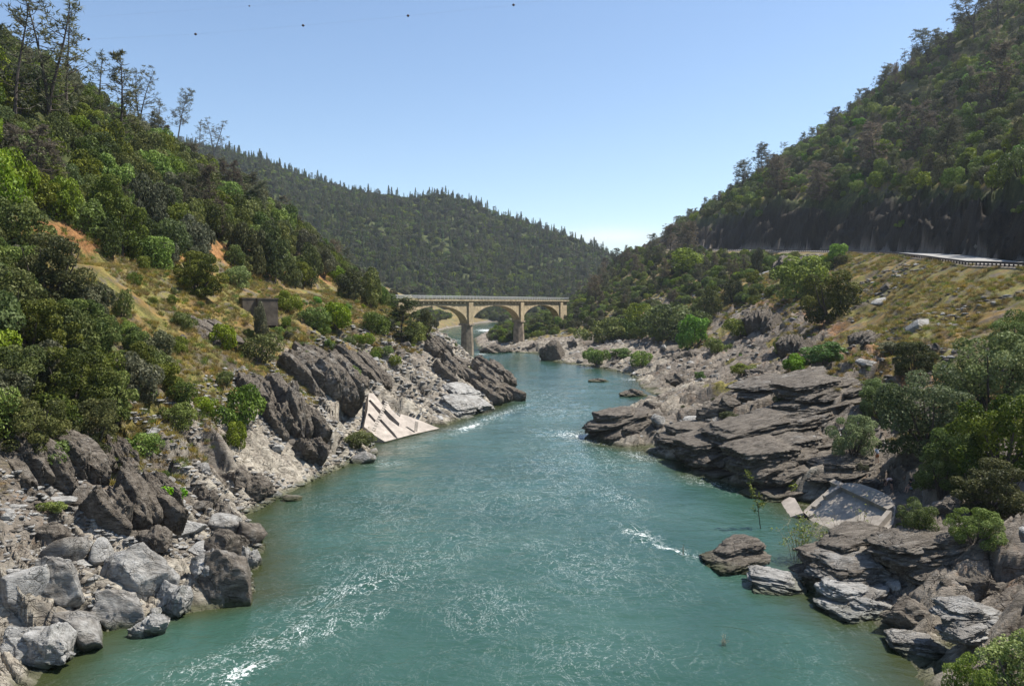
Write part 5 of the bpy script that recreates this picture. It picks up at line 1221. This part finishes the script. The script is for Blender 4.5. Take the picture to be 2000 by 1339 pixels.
for i in range(n_):
    for f, dz in ((0.03, -0.1), (0.03, 0.22), (0.11, 0.24), (0.11, -0.2)): V.append((r0[i, 0] + (r1[i, 0] - r0[i, 0]) * f, ys[i], r0[i, 1] + dz + (bank[i]) * f))
Fc = [(4 * i + j, 4 * i + 4 + j, 4 * i + 5 + j, 4 * i + j + 1) for i in range(n_ - 1) for j in range(3)]
kb = link('kerb', mesh_np('kerb', np.array(V), np.array(Fc), M['pconc'])); tag(kb, 'pale concrete kerb under the guardrail', 'kerb', kind='structure')
gr = empty('guardrail', (r0[60, 0], ys[60], r0[60, 1])); tag(gr, 'long dark steel guardrail on short posts along the right road', 'guardrail'); G0 = gr.location.copy()
path = [Vector((r0[i, 0] - 0.15, ys[i], r0[i, 1])) for i in range(n_)]
m = MB(); prof = [(0.0, .38), (-.07, .44), (0.0, .52), (0.0, .60), (-.07, .68), (0.0, .78), (0.06, .78), (0.06, .38)]; vs = []; fs = []
for p in path:
    for a_, z in prof: vs.append(p + Vector((a_, 0, z)) - G0)
for i in range(n_ - 1):
    for j in range(8): k = (j + 1) % 8; fs.append((i * 8 + j, i * 8 + k, i * 8 + 8 + k, i * 8 + 8 + j))
m.add(vs, fs); m.build('rail', M['rust'], gr)
pm = MB(); pm.box((0, 0, .1), .16, .2, 1.2); pme = pm.mesh('post', M['rust']); far_ = MB(); acc = 0; cnt_ = 0
for i in range(1, n_):
    seg = (path[i] - path[i - 1]).length; t0 = 0.0
    while acc + (seg - t0) >= 1.9:
        t0 += 1.9 - acc; acc = 0; q = path[i - 1].lerp(path[i], t0 / seg) + Vector((.14, 0, 0)) - G0
        if q.y + G0.y < 112: continue
        if cnt_ < 99: link('post', pme, gr, q)
        else: far_.box(q + Vector((0, 0, .1)), .16, .2, 1.2)
        cnt_ += 1
    acc += seg - t0
tag(far_.build('distant_posts', M['rust'], gr), kind='stuff')
i = int(np.argmin(abs(ys - 172))); sg = empty('road_sign', (r1[i, 0] - 1.2, ys[i], r1[i, 1] + bank[i] * .9), R(10)); tag(sg, 'diamond-shaped road sign seen from behind beside the right road', 'road sign')
m = MB(); m.box((0, 0, 1.3), .1, .1, 3.0); m.build('post', M['rust'], sg)
m = MB(); c_, s_ = math.cos(R(45)), math.sin(R(45)); m.box((0, -.08, 2.35), .75, .03, .75, M=Matrix.Rotation(R(45), 3, 'Y')); m.build('panel', M['gconc'], sg)

# ------------------------------------------------------------ marker balls on the cables over the canyon
M['ball'] = simple_mat('dark_marker_ball', (0.05, 0.03, 0.028), 0.6, 0.2, 3.0, 0.05)
def ball(px, py, Y, r, label):
    p = at(px, py, Y); bm = bmesh.new(); bmesh.ops.create_uvsphere(bm, u_segments=16, v_segments=10, radius=r)
    me = bpy.data.meshes.new('marker_ball'); bm.to_mesh(me); bm.free(); me.materials.append(M['ball'])
    for q in me.polygons: q.use_smooth = True
    o = link('marker_ball', me, None, p); tag(o, label, 'marker ball', 'marker balls on the high cable'); m = MB(); m.tube([(-r * 1.35, 0, 0), (r * 1.35, 0, 0)], r * .16, 6); m.build('clamp', M['rust'], o); return p
bs = [ball(px, py, 262, .42, l) for px, py, l in ((173, 77, 'dark marker ball nearest the top left pines'), (382, 67, 'dark marker ball above the leaning skyline pine'), (592, 50, 'third marker ball from the left in the sky'), (797, 31, 'dark marker ball high over the middle of the bridge'), (1003, 10, 'marker ball farthest right, close to the top picture edge'))]
b6 = ball(487, 12, 300, .28, 'tiny marker ball on the farther cable, near the top picture edge')
M['wire'] = simple_mat('cable_steel', (0.3, 0.32, 0.34), 0.6, 0.1, 2.0, 0.0)
def cable(pts, label):
    P = [Vector(p) for p in pts]; a = P[0] + (P[0] - P[1]) * 1.6; b = P[-1] + (P[-1] - P[-2]) * 4.0 + Vector((0, 0, 8)); a.z += 2; P = [a] + P + [b]; m = MB(); m.tube(P, 0.013, 4); tag(m.build('cable', M['wire']), label, 'cable')
cable(bs, 'thin cable carrying the row of marker balls'); cable([b6 + Vector((-60, 0, -4)), b6, b6 + Vector((60, 0, 5))], 'farther thin cable with one tiny marker ball')

# ------------------------------------------------------------ flooded saplings and twigs
def sapling(px, py, z, hpx, wpx, n, label, lean=0, leaves=60, mat='green', name='sapling', lsz=.035):
    p = at_z(px, py, z); s = p.y / F; h = hpx * s; w_ = wpx * s; g = np.random.default_rng(int(px)); m = MB(); tips = []
    for i in range(n):
        a = g.uniform(-1, 1); b = g.uniform(-1, 1); k = 1 if n == 1 else g.uniform(.5, 1); x0 = a * w_ * .12
        pts = [Vector((x0, b * w_ * .1, -.8)), Vector((x0 + a * w_ * .12 + lean * h * .3, b * w_ * .2, h * k * .45)), Vector((x0 + a * w_ * .42 + lean * h, b * w_ * .4, h * k))]
        m.tube(pts, [.05 if n == 1 else .025, .03 if n == 1 else .016, .006], 5)
        for j in range(5 if n > 1 else 16):
            f = g.uniform(.3, 1); q = pts[0].lerp(pts[1], f * 2) if f < .5 else pts[1].lerp(pts[2], f * 2 - 1); e = q + Vector((g.uniform(-.3, .3) * w_, g.uniform(-.3, .3) * w_, g.uniform(.05, .16) * h)); m.tube([q, e], [.01, .004], 4, False); tips += [tuple(q.lerp(e, t)) for t in (.5, .8, 1)]
    r = m.build(name, M['twig' if n > 1 else 'bark'], None, False, p); tag(r, label, 'sapling')
    if leaves:
        T = np.array(tips)[g.integers(len(tips), size=leaves)] + g.normal(size=(leaves, 3)) * .12; V, Fc = leaf_quads(T, g.normal(size=T.shape), lsz * h, g); me = mesh_np('foliage', V, Fc, M[mat]); attr(me, 'leaf', np.repeat(g.random(leaves), 4)); link('foliage', me, r)
sapling(1490, 1030, 0, 100, 34, 1, 'slim sapling standing in the water of the cove', -.18, 320, 'green', lsz=.022)
sapling(1560, 1092, 0, 100, 90, 14, 'flooded bush with yellow-green leaves in front of the concrete slab', 0, 520, 'yellow', 'bush', .022)
sapling(1640, 1082, 0, 86, 100, 22, 'bundle of bare straw-coloured twigs leaning left before the slab', -.5, 60, 'yellow', 'dry_bush', .02)
sapling(1680, 1072, 0, 110, 44, 7, 'upright bare twigs in front of the right end of the slab', .05, 90, 'yellow', 'dry_bush', .02)
sapling(1552, 968, 0.2, 36, 30, 9, 'small bush at the shaded end of the cove', 0, 260, 'green', 'bush', .06)
sapling(1412, 1262, 0, 26, 26, 6, 'few dead twigs poking out of the water, lower right', .2, 0, 'green', 'dead_twigs')
sapling(1335, 1082, 0, 26, 10, 3, 'two dead twigs poking out near the rock spit', 0, 0, 'green', 'dead_twigs')
sapling(700, 868, 0.5, 36, 60, 24, 'pale dry reeds on the shore left of the concrete grid', .1, 160, 'straw', 'reeds', .05)

# ------------------------------------------------------------ people on the right rocks
M['skin'] = simple_mat('skin', (0.48, 0.28, 0.20), 0.6, 0.08, 5, 0.0); M['hair'] = simple_mat('hair', (0.03, 0.02, 0.015), 0.7, 0.2, 20, 0.1)
M['white'] = simple_mat('white_shirt', (0.62, 0.68, 0.80), 0.9, 0.05, 8, 0.1); M['orange'] = simple_mat('orange_shorts', (0.35, 0.12, 0.04), 0.9, 0.1, 8, 0.1)
M['black'] = simple_mat('dark_shorts', (0.02, 0.02, 0.025), 0.9, 0.1, 8, 0.1); M['pink'] = simple_mat('pink_top', (0.72, 0.55, 0.52), 0.9, 0.06, 8, 0.1); M['blue'] = simple_mat('blue_shorts', (0.30, 0.38, 0.46), 0.9, 0.1, 8, 0.1)
def skin_mesh(name, pts, edges, mat, sub=2):
    """one continuous surface grown round a skeleton; pts: (x, y, z, radius)"""
    me = bpy.data.meshes.new(name); me.from_pydata([p[:3] for p in pts], edges, []); o = bpy.data.objects.new('tmp', me); COL.objects.link(o)
    sk = o.modifiers.new('s', 'SKIN'); sk.use_smooth_shade = True; o.modifiers.new('u', 'SUBSURF').levels = sub
    for i, p in enumerate(pts): me.skin_vertices[0].data[i].radius = (p[3], p[3] * (p[4] if len(p) > 4 else 1))
    me.skin_vertices[0].data[0].use_root = True
    bpy.context.view_layer.update(); dg = bpy.context.evaluated_depsgraph_get(); r = bpy.data.meshes.new_from_object(o.evaluated_get(dg)); bpy.data.objects.remove(o); r.name = name; r.materials.clear(); r.materials.append(mat)
    for q in r.polygons: q.use_smooth = True
    return r
def person(loc, rz, J, top, shorts, label, hair='hair', sc_=1.0):
    """J: joints pelvis, waist, chest, neck, head, (shoulder, elbow, wrist) x2, (hip, knee, ankle) x2"""
    P, W_, C_, Nk, H, LS, LE, LW, RS, RE, RW, LH, LK, LA, RH, RK_, RA = [Vector(j) for j in J]
    up = (H - Nk).normalized(); fwd = Vector((0, 1, 0))
    pts = [(*P, .13), (*W_, .12), (*C_, .15), (*Nk, .055), (*(Nk.lerp(H, .5)), .06), (*H, .095), (*(H + up * .07), .075), (*LS, .065), (*LE, .042), (*LW, .028), (*RS, .065), (*RE, .042), (*RW, .028), (*LH, .09), (*LK, .06), (*LA, .04), (*RH, .09), (*RK_, .06), (*RA, .04),
           (*(LA + Vector((0, .16, -.05))), .03), (*(RA + Vector((0, .16, -.05))), .03)]
    E = [(0, 1), (1, 2), (2, 3), (3, 4), (4, 5), (5, 6), (2, 7), (7, 8), (8, 9), (2, 10), (10, 11), (11, 12), (0, 13), (13, 14), (14, 15), (0, 16), (16, 17), (17, 18), (15, 19), (18, 20)]
    for wI, el in ((9, LE), (12, RE)):     # palm and five fingers at each wrist
        wv = Vector(pts[wI][:3]); d = (wv - el).normalized(); sdv = d.cross(Vector((0, 0, 1)) if abs(d.z) < .9 else Vector((1, 0, 0))).normalized(); pts.append((*(wv + d * .06), .032)); pi = len(pts) - 1; E.append((wI, pi))
        for f in range(4):
            b_ = wv + d * .09 + sdv * (f - 1.5) * .02; pts.append((*b_, .009)); E.append((pi, len(pts) - 1)); pts.append((*(b_ + d * (.07 - .01 * abs(f - 1.3)) + Vector((0, .015, 0))), .008)); E.append((len(pts) - 2, len(pts) - 1))
        pts.append((*(wv + d * .05 + sdv * .06), .010)); E.append((pi, len(pts) - 1))
    o = link('person', skin_mesh('person', pts, E, M['skin'])); o.location = loc; o.rotation_euler = (0, 0, rz); o.scale = (sc_,) * 3; tag(o, label, 'person')
    s1 = [(*P.lerp(W_, .3), .15), (*W_, .145), (*C_, .175), (*(Nk - (Nk - C_) * .25), .09), (*LS, .085), (*LS.lerp(LE, .6), .065), (*RS, .085), (*RS.lerp(RE, .6), .065)]
    link('shirt', skin_mesh('shirt', s1, [(0, 1), (1, 2), (2, 3), (2, 4), (4, 5), (2, 6), (6, 7)], M[top]), o)
    s2 = [(*P.lerp(W_, .5), .145), (*P, .155), (*LH, .115), (*LH.lerp(LK, .75), .095), (*RH, .115), (*RH.lerp(RK_, .75), .095)]
    link('shorts', skin_mesh('shorts', s2, [(0, 1), (1, 2), (2, 3), (1, 4), (4, 5)], M[shorts]), o)
    hm = [(*(H + up * .06 - fwd * .02), .098), (*(H - fwd * .045), .085), (*(H + up * .095), .06)]; link('hair', skin_mesh('hair', hm, [(0, 1), (0, 2)], M[hair]), o)
    fc = MB(); fc.tube([H + fwd * .09, H + fwd * .125 - up * .02], [.012, .015], 5); fc.build('nose', M['skin'], o, True)
    return o
STAND = [(0, 0, .95), (0, 0, 1.1), (0, .01, 1.32), (0, 0, 1.5), (0, .02, 1.64), (-.20, 0, 1.42), (-.27, .02, 1.14), (-.25, .12, .92), (.20, 0, 1.42), (.27, .05, 1.15), (.20, .2, 1.0), (-.1, 0, .88), (-.13, .03, .5), (-.14, 0, .08), (.1, 0, .88), (.12, .03, .5), (.15, 0, .08)]
BEND = [(0, 0, .92), (0, .12, 1.06), (0, .38, 1.10), (0, .55, .98), (0, .66, .88), (-.18, .42, 1.02), (-.2, .5, .74), (-.16, .55, .5), (.18, .42, 1.02), (.2, .52, .74), (.15, .6, .5), (-.1, 0, .86), (-.15, .06, .48), (-.17, -.08, .08), (.1, 0, .86), (.16, .1, .48), (.2, 0, .08)]
SIT = [(0, 0, .38), (0, .0, .55), (0, .06, .78), (0, .1, .95), (0, .14, 1.08), (-.19, .06, .86), (-.24, .16, .6), (-.12, .36, .55), (.19, .06, .86), (.25, .18, .6), (.12, .36, .52), (-.1, .06, .38), (-.14, .45, .5), (-.14, .5, .08), (.1, .06, .38), (.14, .46, .48), (.16, .52, .08)]
p = hit(1713, 908); person(p, R(20), STAND, 'white', 'orange', 'person in a white shirt and orange shorts standing on the rocks beside the willow')
p = hit(1742, 957); person(p, R(75), BEND, 'pink', 'black', 'person in a pale pink top and black shorts bending down above the concrete slab')
p = hit(1780, 964); person(p + Vector((0, 0, .05)), R(100), SIT, 'black', 'blue', 'person in a dark top and pale blue shorts sitting at the shaded rocks')
# ------------------------------------------------------------ air
t_ = bpy.data.materials.new('haze_air'); t_.use_nodes = True; n_ = t_.node_tree.nodes; n_.clear(); pv = n_.new('ShaderNodeVolumePrincipled'); ou = n_.new('ShaderNodeOutputMaterial')
pv.inputs['Color'].default_value = (0.8, 0.9, 1.0, 1); pv.inputs['Density'].default_value = 0.00009; pv.inputs['Anisotropy'].default_value = 0.3
t_.node_tree.links.new(pv.outputs[0], ou.inputs['Volume'])
m = MB(); m.box((0, 760, 150), 3600, 1640, 330); hz = m.build('haze', t_); tag(hz, 'thin blue haze filling the canyon', 'haze', kind='stuff')
